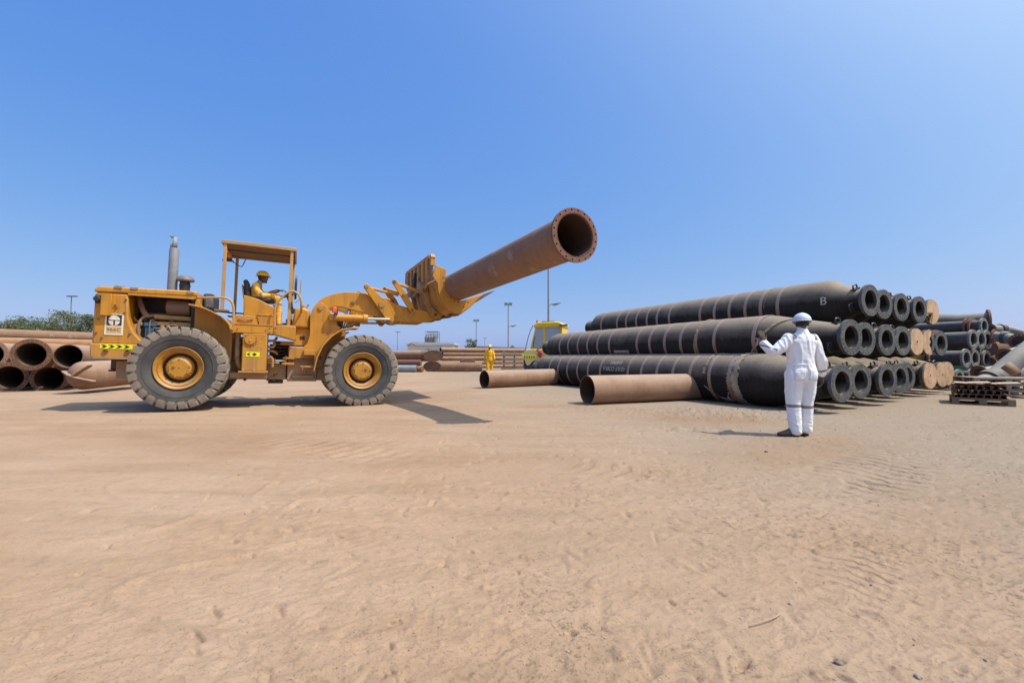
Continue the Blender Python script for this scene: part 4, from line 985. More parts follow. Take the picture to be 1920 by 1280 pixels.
# canopy
SEAT = Vector((.05, -.22, -.03))          # the seat stands a little to the right hand side of the platform
cp = part('canopy_roof', lambda m: (m.box((.53, -.84, 3.492), (1.96, .84, 3.515)), m.box((.53, -.84, 3.445), (1.96, -.81, 3.492)), m.box((.53, .81, 3.445), (1.96, .84, 3.492)), m.box((.53, -.81, 3.445), (.56, .81, 3.492)), m.box((1.93, -.81, 3.445), (1.96, .81, 3.492))), 'paint_tan', .006)
part('shaded_underside', lambda m: (m.box((.561, -.808, 3.478), (1.929, .808, 3.4915)), m.box((.561, -.03, 3.45), (1.929, .03, 3.478))), 'roof_under', .004, cp)  # thin sheet and rib added below the roof, shade painted in brown
for x, y, z0 in ((.60, -.78, 2.02), (.66, .78, 2.02), (1.87, -.78, 1.76), (1.90, .78, 1.76)):
    pst = part('canopy_post', lambda m: m.box((x-.03, y-.035, z0), (x+.03, y+.035, 3.478)), 'paint_tan', .006)
    part('foot_plate', lambda m: m.box((x-.13, y-.12, z0-.02), (x+.13, y+.12, z0+.012)), 'paint_tan', .006, pst)
bc = part('beacon_bracket', lambda m: m.box((.53, -.62, 3.11), (.74, -.52, 3.13)), 'black', 0)
part('beacon_base', lambda m: m.cyl((.635, -.57, 3.13), (.635, -.57, 3.18), .075), 'black', .005, bc)
part('beacon_lens', lambda m: m.lathe([(3.18, .072), (3.26, .066), (3.295, .04), (3.30, .01)], 20, 'z', (.635, -.57, 0)), 'orange_lens', 0, bc)
part('beacon_cable', lambda m: m.tube([(.72, -.52, 3.115), (.8, 0, 3.12), (.80, .5, 3.2), (.85, .6, 3.40)], .010, 6, 2), 'black', 0, bc)
part('rear_handrail', lambda m: m.tube([(.12, -.74, 2.23), (.2, -.95, 2.24), (.66, -.98, 2.28), (.77, -.98, 2.23), (.83, -.98, 2.10), (.84, -.98, 1.74)], .024, 10, 2), 'paint_tan', 0)
part('far_rail', lambda m: m.tube([(.14, .6, 2.12), (.6, .74, 2.10), (1.4, .74, 2.10)], .018, 8), 'black', 0)
part('front_handrail', lambda m: m.tube([(1.60, -.93, 1.72), (1.58, -.93, 2.18), (1.70, -.93, 2.36), (1.84, -.93, 2.51), (1.93, -.93, 2.535), (2.03, -.93, 2.49), (2.10, -.93, 2.36), (2.11, -.90, 2.15), (2.11, -.62, 2.10)], .024, 10, 2), 'paint_tan', 0)
part('seat_brace', lambda m: m.tube([(1.38, -.40, 1.95), (1.56, -.42, 2.25)], .018, 8), 'paint_tan', 0)
# operator's place
part('seat_box', lambda m: m.prism([(.91, 2.44), (.92, 1.98), (1.54, 1.98), (1.53, 2.20), (1.18, 2.37)], -.36, .36), 'paint', .015)
bpy.data.objects['seat_box'].location = SEAT
st = part('seat', lambda m: m.box((.98, -.26, 2.33), (1.50, .26, 2.43)), 'black', .035)
part('backrest', lambda m: m.box((.90, -.25, 2.40), (1.00, .25, 2.80), Matrix.Rotation(-.16, 3, 'Y')), 'black', .04, st)
part('backrest_frame', lambda m: m.box((.865, -.2, 2.36), (.895, .2, 2.68), Matrix.Rotation(-.16, 3, 'Y')), 'paint_tan', .008, st)
st.location = SEAT
part('deck_box', lambda m: m.box((.82, -.80, 1.752), (1.28, -.36, 1.94)), 'paint', .015)
part('deck_box', lambda m: (m.prism([(1.24, 1.95), (1.30, 1.752), (1.57, 1.752), (1.57, 1.965)], -.82, -.36), m.box((1.24, -.83, 1.955), (1.57, -.34, 1.985))), 'paint', .012)
part('grab_handle', lambda m: m.tube([(.9, -.815, 1.86), (1.05, -.83, 1.865), (1.18, -.815, 1.87)], .012, 6), 'paint_worn', 0)
dk = part('deck', lambda m: (m.box((.80, -1.0, 1.56), (1.575, -.30, 1.75)), m.prism([(1.58, 1.56), (1.58, 1.75), (2.02, 1.75), (2.02, 1.44)], -1.0, -.30), m.box((.82, -.3, 1.66), (2.0, .98, 1.74))), 'paint', .012)
part('deck_bolt', lambda m: [m.cyl((x, -1.0, z), (x, -1.018, z), .016, n=8) for x, z in ((.83, 1.70), (.83, 1.61), (.92, 1.65), (1.52, 1.70), (1.52, 1.61), (1.63, 1.71), (1.63, 1.62), (1.45, 1.65))], 'paint_worn', 0, dk)
part('deck_edge', lambda m: (m.box((.80, -1.012, 1.735), (1.575, -.98, 1.757)), m.box((.79, -1.01, 1.55), (.86, -.985, 1.80))), 'paint_worn', .004, dk)
ds_ = part('dashboard', lambda m: m.prism([(1.92, 1.742), (1.98, 2.19), (2.18, 2.22), (2.30, 2.16), (2.30, 1.742)], -.60, .60), 'paint', .05)
part('dash_cap', lambda m: (m.cyl((2.17, -.4, 2.20), (2.17, -.4, 2.28), .05), m.cyl((2.22, -.3, 2.20), (2.26, -.3, 2.32), .012), m.cyl((2.24, -.3, 2.31), (2.27, -.3, 2.33), .025)), 'paint_tan', .004, ds_)
part('levers', lambda m: [m.tube([(1.95, y, 2.15), (1.9, y, 2.35), (1.86, y, 2.5)], .012, 6) for y in (-.3, -.22, -.14)] and m.box((1.90, -.32, 2.10), (1.99, -.1, 2.2)), 'black', 0, ds_)
sw = part('steering_column', lambda m: m.cyl((1.90, -.02, 2.15), (1.76, 0, 2.53), .03), 'black', 0)
def wheel_(m):
    q = frame((1.755, 0, 2.54), (-.36, 0, .93)); pts = [q @ Vector((0, .2*math.cos(a), .2*math.sin(a))) for a in [2*math.pi*k/28 for k in range(29)]]
    m.tube(pts, .014, 8)
    for a in (0, 2.1, 4.2): m.cyl(q @ Vector((0, 0, 0)), q @ Vector((0, .2*math.cos(a), .2*math.sin(a))), .010, n=6)
part('steering_wheel', wheel_, 'black', 0, sw); sw.location = SEAT
mr = part('mirror_rod', lambda m: m.tube([(1.97, .80, 2.45), (2.07, .80, 2.55), (2.09, .80, 3.05)], .012, 6), 'paint_tan', 0)
part('mirror', lambda m: m.lathe([(.02, .02), (.03, .09), (-.02, .095), (-.03, .02)], 24, 'x', (0, 0, 0)), 'black', 0, mr)
bpy.data.objects['mirror'].scale = (1, 1, 3.3); bpy.data.objects['mirror'].location = (1.97, .86, 2.86)
part('pedal_box', lambda m: (m.box((1.80, -.36, 1.742), (1.93, .2, 1.95)), m.box((1.72, -.3, 1.75), (1.80, -.18, 1.86))), 'rust_dark', .01)
# lower centre
cl = part('cowl', lambda m: m.prism([(1.58, 1.43), (1.62, 1.34), (2.31, 1.34), (2.31, 1.74), (2.02, 1.74), (2.02, 1.43)], -.52, .52), 'paint', .012)
part('cowl_opening', lambda m: (m.box((2.105, -.524, 1.475), (2.215, -.515, 1.565)), m.box((1.60, -.5235, 1.35), (1.72, -.5, 1.42))), 'grime', .004, cl)
part('cowl_bolt', lambda m: [m.cyl((x, -.52, 1.665), (x, -.54, 1.665), .014, n=8) for x in (2.06, 2.26)], 'paint_worn', 0, cl)
ht = part('hydraulic_tank', lambda m: m.box((1.02, -1.0, .765), (1.475, -.5, 1.558)), 'paint', .015)
part('tank_foot', lambda m: (m.box((.97, -1.05, .725), (1.51, -.45, .762)), [m.cyl((x, -1.0, .762), (x, -1.0, .80), .022, n=8) for x in (1.05, 1.25)]), 'paint', .006, ht)
part('tank_cover', lambda m: (m.cyl((1.16, -1.0, 1.42), (1.16, -1.035, 1.42), .10, n=28), m.cyl((1.16, -1.03, 1.40), (1.16, -1.05, 1.40), .022, n=10)), 'paint', .006, ht)
part('cover_bolt', lambda m: [m.cyl((1.16+.125*math.cos(a), -1.0, 1.42+.125*math.sin(a)), (1.16+.125*math.cos(a), -1.018, 1.42+.125*math.sin(a)), .013, n=7) for a in [2*math.pi*k/14 for k in range(14)]], 'paint_worn', 0, ht)
hz2 = part('hazard_strip', lambda m: m.box((1.095, -1.006, 1.065), (1.345, -1.0015, 1.165)), 'hazard', 0, ht)
part('chevron', lambda m: m.prism([(1.185, 1.085), (1.15, 1.085), (1.105, 1.115), (1.15, 1.145), (1.185, 1.145), (1.15, 1.115)], -1.0085, -1.0065), 'sign_black', 0, hz2)
part('diamond', lambda m: m.prism([(1.20, 1.115), (1.25, 1.15), (1.30, 1.115), (1.25, 1.08)], -1.0085, -1.0065), 'sign_black', 0, hz2)
part('drain_hose', lambda m: m.tube([(.91, -.72, 1.60), (.91, -.72, 1.25), (.91, -.72, 1.05), (.94, -.68, .86), (1.02, -.6, .80)], .05, 12, 2), 'paint_tan', 0)
part('hose_clamp', lambda m: [m.cyl((.91, -.72, z-.012), (.91, -.72, z+.012), .056, n=14) for z in (1.28, 1.05, 1.24, 1.01)], 'steel', 0)
part('rear_frame', lambda m: (m.box((-1.2, -.40, .56), (1.86, .40, .92)), m.box((.78, -.72, .60), (1.50, .72, .72)), m.box((-.2, -.30, .9), (1.0, .30, 1.5))), 'paint_worn', .015)
part('frame_bolt', lambda m: [m.cyl((x, -.42, .53), (x, -.42, .57), .03, n=8) for x in (1.05, 1.5, 1.62)], 'rust_dark', 0)
part('pivot_joint', lambda m: (m.box((1.50, -.34, .95), (1.74, .34, 1.36)), m.cyl((1.80, 0, .55), (1.80, 0, 1.34), .10), m.box((1.50, -.38, .47), (1.80, -.1, .56))), 'grime', .01)
for pts in ([(1.475, -.72, 1.42), (1.56, -.74, 1.42), (1.62, -.70, 1.44), (1.64, -.6, 1.5)], [(1.475, -.78, 1.29), (1.56, -.80, 1.28), (1.61, -.78, 1.30), (1.60, -.7, 1.4)],
            [(1.475, -.78, 1.08), (1.54, -.80, 1.08), (1.59, -.80, 1.03), (1.59, -.78, .85)], [(1.475, -.7, 1.2), (1.6, -.72, 1.2), (1.66, -.6, 1.14)]):
    part('hydraulic_pipe', lambda m: m.tube(pts, .028, 8, 2), 'paint_tan', 0)
part('hydraulic_hose', lambda m: [m.tube([(1.6, -.5+.05*k, 1.30-.09*k), (1.75, -.46, 1.28-.08*k), (1.9, -.45, 1.30-.05*k)], .02, 8, 1) for k in range(4)], 'black', 0)
scy = part('steering_cylinder', lambda m: m.cyl((1.28, -.62, .985), (1.64, -.60, .99), .05), 'paint', .004)
part('steering_rod', lambda m: m.cyl((1.64, -.60, .99), (1.82, -.58, .99), .028), 'chrome', 0, scy)
part('rod_clevis', lambda m: (m.box((1.78, -.66, 1.03), (2.02, -.52, 1.07)), m.box((1.76, -.66, .90), (2.02, -.52, .95)), m.cyl((1.84, -.59, .88), (1.84, -.59, 1.10), .03)), 'paint', .006, scy)
ff = part('front_frame', lambda m: (m.box((1.88, -.55, .53), (2.5, .55, 1.30)), m.box((2.5, -.50, .55), (4.0, .50, 1.05)), m.box((1.98, -.62, .60), (2.44, -.55, .67))), 'paint_worn', .015)
for s in (1, -1):
    tw = part('tower_plate', lambda m: m.prism([(1.90, 1.30), (2.18, 1.30), (2.27, 1.40), (2.31, 1.60), (2.30, 2.02), (2.33, 2.14), (2.42, 2.32), (2.52, 2.36), (2.62, 2.30), (2.78, 2.08), (2.90, 1.85), (3.05, 1.6), (3.10, 1.05), (1.90, 1.05)], -s*.585, -s*.66), 'paint', .01)
    part('tower_boss', lambda m: m.cyl((2.51, -s*.66, 2.225), (2.51, -s*.69, 2.225), .055, n=18), 'paint_worn', .005, tw)
part('tower_cross', lambda m: (m.box((2.36, -.585, 1.3), (2.46, .585, 2.1)), m.cyl((2.51, -.6, 2.225), (2.51, .6, 2.225), .06)), 'paint_worn', .01)
part('step', lambda m: (m.box((2.20, -1.02, 1.13), (2.44, -.66, 1.24)), m.box((2.14, -1.02, .86), (2.42, -.66, .89)), m.box((2.42, -1.02, .86), (2.44, -.66, 1.24)), m.box((2.18, -1.02, .80), (2.20, -.98, .9))), 'paint', .006)
for s in (-1, 1): part('drive_axle', lambda m: (m.cyl((0 if s < 0 else 3.42, -.95, .81), (0 if s < 0 else 3.42, .95, .81), .17, n=18), m.lathe([(-.3, .05), (-.2, .3), (.0, .36), (.2, .3), (.3, .05)], 20, 'x', (0 if s < 0 else 3.42, 0, .81))), 'paint_worn', 0)
# lift arms and linkage
armp = [(2.34, 2.17), (2.41, 2.31), (2.50, 2.42), (2.58, 2.49), (2.68, 2.545), (2.85, 2.61), (3.01, 2.65), (3.2, 2.67), (3.36, 2.67), (3.6, 2.65), (3.83, 2.60), (4.23, 2.47), (4.66, 2.37), (5.10, 2.34), (5.28, 2.36), (5.37, 2.28), (5.34, 2.17), (5.05, 2.05), (4.91, 2.05), (4.22, 2.03), (3.97, 2.09), (3.6, 2.17), (3.25, 2.24), (2.98, 2.30), (2.80, 2.29), (2.66, 2.20), (2.58, 2.12), (2.48, 2.10)]
for s in (1, -1):
    ar = part('lift_arm', lambda m: m.prism(armp, -s*.44, -s*.56), 'paint', .01)
    for x, z, r_ in ((3.24, 2.44, .055), (3.88, 2.41, .10), (5.24, 2.26, .07)):
        part('pin_boss', lambda m: (m.cyl((x, -s*.56, z), (x, -s*.595, z), r_, n=18), m.cyl((x, -s*.595, z), (x, -s*.61, z), r_*.45, n=10)), 'paint_worn', .004, ar)
    def hull(m, pts, y0, y1):
        out = []
        for i, (x, z, r_) in enumerate(pts): pass
        ring = []
        for (x, z, r_) in pts: ring += [(x+r_*math.cos(a), z+r_*math.sin(a)) for a in [2*math.pi*k/16 for k in range(16)]]
        ring = sorted(set(ring)); cr = lambda o_, a, b: (a[0]-o_[0])*(b[1]-o_[1])-(a[1]-o_[1])*(b[0]-o_[0])
        lo = []
        for p in ring:
            while len(lo) > 1 and cr(lo[-2], lo[-1], p) <= 0: lo.pop()
            lo.append(p)
        hi = []
        for p in ring[::-1]:
            while len(hi) > 1 and cr(hi[-2], hi[-1], p) <= 0: hi.pop()
            hi.append(p)
        m.prism(lo[:-1]+hi[:-1], y0, y1)
    bk = part('bellcrank', lambda m: hull(m, [(3.51, 2.82, .062), (3.89, 2.41, .125), (4.11, 2.055, .085)], -s*.62, -s*.70), 'paint', .008)
    for x, z, r_ in ((3.51, 2.82, .045), (3.88, 2.41, .075), (4.11, 2.055, .042)):
        part('pin', lambda m: m.cyl((x, -s*.60, z), (x, -s*.725, z), r_, n=16), 'paint_worn', .004, bk)
    if s == 1: part('lever_guard', lambda m: m.lathe([(-.04, .25), (-.04, .27), (.0, .27), (.0, .25)], 28, 'y', (4.16, -.46, 2.20), closed=True), 'rust_dark', 0, bk)
    lk = part('link_lever', lambda m: hull(m, [(4.17, 3.0, .055), (4.42, 2.68, .085), (4.64, 2.325, .062)], -s*.62, -s*.69), 'paint', .008)
    for x, z in ((4.17, 3.0), (4.40, 2.68), (4.64, 2.325)):
        part('pin', lambda m: m.cyl((x, -s*.60, z), (x, -s*.71, z), .036, n=14), 'rust_dark', .003, lk)
    part('tilt_rod', lambda m: (m.tube([(3.51, -s*.58, 2.82), (3.62, -s*.57, 2.80), (4.30, -s*.57, 2.69)], [.025, .036, .036], 10)), 'paint', 0, bk)
    part('tilt_rod', lambda m: (m.tube([(4.17, -s*.57, 3.0), (4.28, -s*.56, 2.97), (4.84, -s*.5, 2.84)], [.025, .036, .042], 10)), 'paint', 0, lk)
    cyl_ = part('tilt_cylinder', lambda m: (m.cyl((2.84, -s*.72, 2.025), (3.47, -s*.72, 2.035), .085, n=20), m.cyl((3.45, -s*.72, 2.035), (3.56, -s*.72, 2.036), .105, n=20), m.box((2.70, -s*.72-.05, 1.95), (2.86, -s*.72+.05, 2.09)), m.cyl((3.3, -s*.72, 2.1), (3.3, -s*.72, 2.14), .03, n=8)), 'paint', .006)
    part('piston_rod', lambda m: m.cyl((3.56, -s*.72, 2.036), (4.08, -s*.72, 2.055), .035, n=12), 'chrome', 0, cyl_)
    lc = part('lift_cylinder', lambda m: m.cyl((2.92, -s*.30, 1.10), (3.06, -s*.30, 1.72), .08, n=18), 'paint_worn', .005)
    part('piston_rod', lambda m: [m.cyl((3.06, -s*.30, 1.72), (3.21, -s*.30, 2.42), .045, n=12), m.cyl((2.98, -s*.36, 1.60), (3.08, -s*.36, 2.05), .018, n=8)], 'chrome', 0, lc)
part('arm_cross_tube', lambda m: m.cyl((4.0, -.5, 2.22), (4.0, .5, 2.22), .12, n=20), 'paint_worn', .006)
part('bucket_pin', lambda m: m.cyl((5.24, -.66, 2.26), (5.24, .66, 2.26), .045), 'rust_dark', 0)
part('side_marker', lambda m: m.box((2.755, -.86, 2.12), (2.855, -.78, 2.255)), 'orange_lens', .02)
part('marker_bracket', lambda m: (m.box((2.80, -.80, 1.95), (2.87, -.70, 2.12)), m.box((2.86, -.82, 2.10), (2.885, -.70, 2.25))), 'rust_dark', .006)
part('front_hoses', lambda m: [m.tube([(2.86, -.5-.05*k, 1.85), (3.0+.03*k, -.52, 1.83), (3.2, -.5, 1.87-.03*k), (3.32, -.45, 1.93)], .02, 6, 1) for k in range(3)] and m.box((2.9, -.62, 1.86), (3.02, -.5, 1.95)), 'black', 0)
# bucket
outer = [(4.93, 3.11), (5.0, 3.02), (5.06, 2.95), (5.075, 2.85), (5.09, 2.75), (5.13, 2.62), (5.18, 2.53), (5.25, 2.42), (5.36, 2.31), (5.50, 2.25), (5.68, 2.25), (5.91, 2.43), (6.10, 2.63), (6.22, 2.73)]
bk = part('bucket', lambda m: m.strip(outer[1:], -1.34, 1.34, .035), 'paint_worn', .006)
inner = [(6.24, 2.765), (6.12, 2.74), (5.92, 2.655), (5.78, 2.595), (5.66, 2.57), (5.55, 2.585), (5.44, 2.64), (5.35, 2.73), (5.285, 2.85), (5.255, 2.96), (5.25, 3.06), (5.26, 3.14), (5.29, 3.29), (5.01, 3.39)]
for s in (1, -1):
    sp = part('side_plate', lambda m: m.prism(outer + inner, -s*1.342, -s*1.39), 'paint', .008, bk)
    part('bolt', lambda m: [m.cyl((x, -s*1.391, z), (x, -s*1.40, z), .017, n=8) for x, z in ((5.20, 3.10), (5.22, 2.98), (5.27, 2.85), (5.40, 2.62), (5.50, 2.55), (5.60, 2.53), (5.86, 2.55), (5.75, 2.42))], 'rust_dark', 0, bk)
part('spill_guard', lambda m: m.prism([(4.94, 3.02), (4.89, 3.62), (4.93, 3.64), (4.985, 3.02)], -1.34, 1.34), 'bare', .008, bk)
part('guard_edge', lambda m: (m.prism([(4.86, 3.56), (4.855, 3.63), (4.87, 3.655), (4.97, 3.655), (4.97, 3.56)], -1.25, 1.25), m.box((4.87, -1.40, 3.36), (4.985, -1.342, 3.56)), m.box((4.87, 1.342, 3.3), (4.985, 1.40, 3.56)), m.box((4.87, -1.40, 3.5), (4.985, -1.25, 3.62), Matrix.Rotation(-.7, 3, 'X')), m.box((4.87, 1.25, 3.5), (4.985, 1.40, 3.62), Matrix.Rotation(.7, 3, 'X'))), 'paint_worn', .01, bk)
for k in range(6):
    y = -1.05 + .42*k
    part('guard_rib', lambda m: m.prism([(4.955, 3.0), (4.86, 3.08), (4.845, 3.57), (4.90, 3.57)], y-.085, y+.085), 'paint_worn', .01, bk)
part('tilt_bracket', lambda m: (m.box((4.80, -.62, 2.80), (5.03, -.36, 3.06)), m.box((4.80, .36, 2.80), (5.03, .62, 3.06))), 'bare', .02, bk)
part('torn_guard', lambda m: (m.box((4.82, .05, 3.0), (4.88, .12, 3.42), Matrix.Rotation(.2, 3, 'X')), m.box((4.82, .12, 3.20), (4.90, .3, 3.30))), 'grime', .01, bk)
for s in (1, -1):
    part('hinge_plate', lambda m: m.prism([(4.82, 2.92), (4.92, 3.03), (5.02, 2.98), (5.04, 2.75), (5.10, 2.5), (5.25, 2.36), (5.42, 2.24), (5.30, 2.14), (5.14, 2.20), (5.0, 2.42), (4.93, 2.72)], -s*.60, -s*.66), 'paint_worn', .008, bk)
    part('hinge_pin', lambda m: m.cyl((4.93, -s*.52, 2.86), (4.93, -s*.70, 2.86), .05, n=16), 'rust_dark', .003, bk)
for y in (-1.33, -.7, .2, .9): part('wear_plate', lambda m: m.box((5.46, y, 2.195), (5.66, y+.34, 2.235), Matrix.Rotation(-.12, 3, 'Y')), 'rust_dark', .008, bk)
part('cutting_edge', lambda m: m.prism([(6.05, 2.60), (6.09, 2.575), (6.57, 2.893), (6.57, 2.91), (6.25, 2.775)], -1.38, 1.38), 'rust_dark', .006, bk)
# wheels
def tyre_mesh():
    m = MB(); m.m = 0
    for s_ in (-1, 1): m.lathe([(s_*u_, r_) for u_, r_ in ((.20, .38), (.225, .405), (.262, .50), (.288, .62), (.287, .665))][::-s_], 72, 'y')
    m.m = 1; m.lathe([(-.287, .665), (-.286, .68), (-.27, .735), (-.22, .758), (0, .766), (.22, .758), (.27, .735), (.286, .68), (.287, .665)], 72, 'y'); m.m = 0
    m.lathe([(-.277, .565), (-.284, .565), (-.286, .575), (-.281, .58)], 72, 'y'); 
    m.m = 1; N = 26
    for s in (-1, 1):
        for k in range(N):
            a = 2*math.pi*(k + (.5 if s > 0 else 0))/N; st = []
            for (w_, rb, rt, off, hw) in ((.291, .645, .655, .02, .070), (.292, .70, .735, .012, .082), (.275, .72, .798, .0, .090), (.20, .74, .812, -.035, .086), (.08, .745, .815, -.115, .080), (-.015, .745, .814, -.16, .076)):
                st.append([(rr, a + off + q) for rr, q in ((rb, -hw*1.12), (rt, -hw), (rt, hw), (rb, hw*1.12))] + [s*w_])
            vs = []; fs = []
            for g in st:
                for rr, t in g[:4]: vs.append((rr*math.sin(t), g[4], rr*math.cos(t)))
            n = len(st)
            for i in range(n-1):
                for q in range(4): fs.append((4*i+q, 4*i+(q+1) % 4, 4*i+4+(q+1) % 4, 4*i+4+q))
            fs += [(0, 1, 2, 3), (4*n-4, 4*n-1, 4*n-2, 4*n-3)]
            m.add(vs, fs)
    return m.mesh('tyre', [M['tyre'], M['lug']], 40)
TY = tyre_mesh()
def rim_mesh():
    m = MB(); m.lathe([(-.215, .385), (-.235, .402), (-.255, .412), (-.262, .404), (-.245, .392), (-.23, .368), (-.215, .355), (-.225, .342), (-.20, .325), (-.175, .30), (-.11, .285), (.1, .28)], 64, 'y'); return m.mesh('rim', M['paint_rim'])
def disc_mesh():
    m = MB(); m.cyl((0, -.07, 0), (0, -.03, 0), .29, n=48)
    for k in range(20):
        a = 2*math.pi*k/20; m.cyl((.262*math.cos(a), -.07, .262*math.sin(a)), (.262*math.cos(a), -.09, .262*math.sin(a)), .014, n=7)
    return m.mesh('wheel', M['grime'])
def hub_mesh():
    m = MB(); m.lathe([(-.05, .235), (-.115, .235), (-.13, .225), (-.14, .205), (-.20, .20), (-.205, .19), (-.215, .165), (-.222, .16), (-.222, .01)], 48, 'y')
    for k in range(24):
        a = 2*math.pi*k/24; m.box((.213*math.cos(a)-.012, -.152, .213*math.sin(a)-.012), (.213*math.cos(a)+.012, -.13, .213*math.sin(a)+.012))
    for k in range(9):
        if k in (1, 4): continue
        a = 2*math.pi*k/9+.3; m.cyl((.172*math.cos(a), -.205, .172*math.sin(a)), (.172*math.cos(a), -.232, .172*math.sin(a)), .017, n=8)
    m.cyl((-.085, -.222, .03), (-.085, -.245, .03), .028, n=14); m.cyl((-.085, -.245, .03), (-.085, -.25, .03), .015, n=8)
    return m.mesh('hub', M['paint_rim'])
RM, DM, HM = rim_mesh(), disc_mesh(), hub_mesh()
for x, y, a in ((0, -1.04, .1), (3.42, -1.04, 2.3), (0, 1.04, .5), (3.42, 1.04, 1.1)):
    wh = bpy.data.objects.new('wheel', DM); col.objects.link(wh); wh.parent = ld; wh.location = (x, y, .81); wh.rotation_euler = (0, a, math.pi if y > 0 else 0)
    for nm, me in (('tyre', TY), ('rim', RM), ('hub', HM)):
        c = bpy.data.objects.new(nm, me); col.objects.link(c); c.parent = wh

# the pipe in the bucket
pb = W(5.59, 1.36, 2.925); pf = at(1079, 440.5, 6.85)
ax = (pf-pb).normalized()
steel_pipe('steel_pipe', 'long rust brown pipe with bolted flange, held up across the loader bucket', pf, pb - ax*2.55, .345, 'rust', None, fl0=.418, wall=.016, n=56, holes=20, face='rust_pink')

# ------------------------------------------------------------------ crane cab behind the hoses
def crane():
    a = at(1018, 690, 23.5); t = thing('crane_truck', (a.x, a.y, 0)); t.rotation_euler.z = R(-18)
    tag(t, 'yellow crane truck cab with slanted windscreen and hazard stripes, half hidden behind the hoses', 'crane truck')
    def cpart(name, fn, k, bevel=.02, parent=None):
        m = MB(); fn(m); return m.build(name, M[k], parent or t, bevel)
    top = at(1018, 606, 23.5).z; t.scale = (.80, .92, 1)
    cab = cpart('cab', lambda m: (m.prism([(-.62, 1.45), (-.62, 1.50), (1.5, 1.50), (1.5, 1.40), (-.6, 1.40)], -.7, .7), m.prism([(-.62, 1.45), (-.28, top-.25), (-.18, top-.25), (-.50, 1.45)], -.74, -.66), m.prism([(-.62, 1.45), (-.28, top-.25), (-.18, top-.25), (-.50, 1.45)], .66, .74), m.box((.20, -.74, 1.45), (.36, -.66, top-.2)), m.box((1.3, -.74, 1.45), (1.45, .74, top-.2)), m.box((-.6, -.62, 1.3), (1.4, .7, 1.5))), 'crane_yellow')
    cpart('roof', lambda m: m.prism([(-.38, top-.27), (-.36, top-.12), (-.1, top), (1.2, top+.02), (1.55, top-.12), (1.55, top-.22), (.9, top-.27)], -.80, .80), 'crane_yellow', .05, cab)
    cpart('windscreen', lambda m: m.prism([(-.575, 1.5), (-.25, top-.27), (-.235, top-.27), (-.56, 1.5)], -.655, .655), 'glass', 0, cab)
    cpart('side_window', lambda m: m.prism([(-.50, 1.5), (-.18, top-.27), (.20, top-.27), (.20, 1.5)], -.715, -.695), 'glass', 0, cab)
    cpart('side_window', lambda m: m.box((.36, -.715, 1.5), (1.3, -.695, top-.27)), 'glass', 0, cab)
    cpart('wiper', lambda m: m.tube([(-.42, -.73, 1.52), (-.36, -.735, 1.9), (-.28, -.735, 2.05)], .015, 5), 'black', 0, cab)
    cpart('body', lambda m: m.prism([(-.95, .95), (-.98, 1.25), (-.70, 1.42), (2.5, 1.40), (2.5, .6), (-.8, .6)], -.95, .95), 'crane_cream', .05)
    hb = cpart('hazard_bumper', lambda m: (m.box((-1.08, -1.0, 1.02), (-.99, 1.0, 1.20)), m.box((-.98, -.975, .96), (-.2, -.955, 1.10))), 'hazard', .01)
    for k in range(5): cpart('stripe', lambda m: m.box((-.92+.15*k, -.982, .985), (-.85+.15*k, -.977, 1.08)), 'sign_black', 0, hb)
    cpart('chassis', lambda m: (m.box((-.95, -.9, .35), (2.5, .9, .95)), m.box((-1.1, -.6, .45), (-.9, .6, .8))), 'navy', .03)
    for x in (-.2, 1.9): cpart('road_wheel', lambda m: (m.cyl((x, -1.0, .42), (x, -.7, .42), .42, n=24)), 'tyre', .03)
    cpart('mirror_arm', lambda m: m.tube([(-.4, -.8, top-.15), (-.62, -.85, top-.5), (-.85, -.9, 1.5), (-.98, -.9, 1.0)], .022, 6, 2), 'black', 0)
    cpart('hook_block', lambda m: (m.box((.0, -1.15, 1.02), (.22, -.98, 1.28), Matrix.Rotation(.5, 3, 'Y')), m.tube([(.1, -1.05, 1.25), (-.1, -1.08, 1.35), (.2, -1.08, 1.5)], .04, 6)), 'red', .02)
    bcn = cpart('beacon', lambda m: m.cyl((-.22, -.5, top-.02), (-.22, -.5, top+.14), .07, .06, n=12), 'orange_lens', .01)
    cpart('roof_light', lambda m: (m.box((.1, -.6, top), (.9, -.5, top+.06)), m.box((1.3, -.9, top-.22), (1.8, -.78, top-.14))), 'black', .01)
crane()

# ------------------------------------------------------------------ people: one continuous surface grown from shaped sections
def loft_geo(secs, n=18):
    """sections (centre, half width a along side, half depth b along front, side vector, front vector); closed with rounded ends"""
    vs = []; fs = []
    def ring(c, a, b, s, f): return [c + s*(a*math.cos(t)) + f*(b*math.sin(t)) for t in [2*math.pi*k/n for k in range(n)]]
    S = []
    c0, a0, b0, s0, f0 = secs[0]; c1 = secs[1][0]; d = (c0-c1).normalized(); q = min(a0, b0)
    for e in (.98, .7, .35): S.append((c0 + d*q*.8*e, a0*math.sqrt(1-e*e)+.001, b0*math.sqrt(1-e*e)+.001, s0, f0))
    S += secs
    c0, a0, b0, s0, f0 = secs[-1]; c1 = secs[-2][0]; d = (c0-c1).normalized(); q = min(a0, b0)
    for e in (.35, .7, .98): S.append((c0 + d*q*.8*e, a0*math.sqrt(1-e*e)+.001, b0*math.sqrt(1-e*e)+.001, s0, f0))
    for x in S: vs += ring(*x)
    m = len(S)
    for i in range(m-1):
        for k in range(n): fs.append((i*n+k, i*n+(k+1) % n, (i+1)*n+(k+1) % n, (i+1)*n+k))
    fs += [tuple(range(n-1, -1, -1)), tuple(range((m-1)*n, m*n))]
    return vs, fs
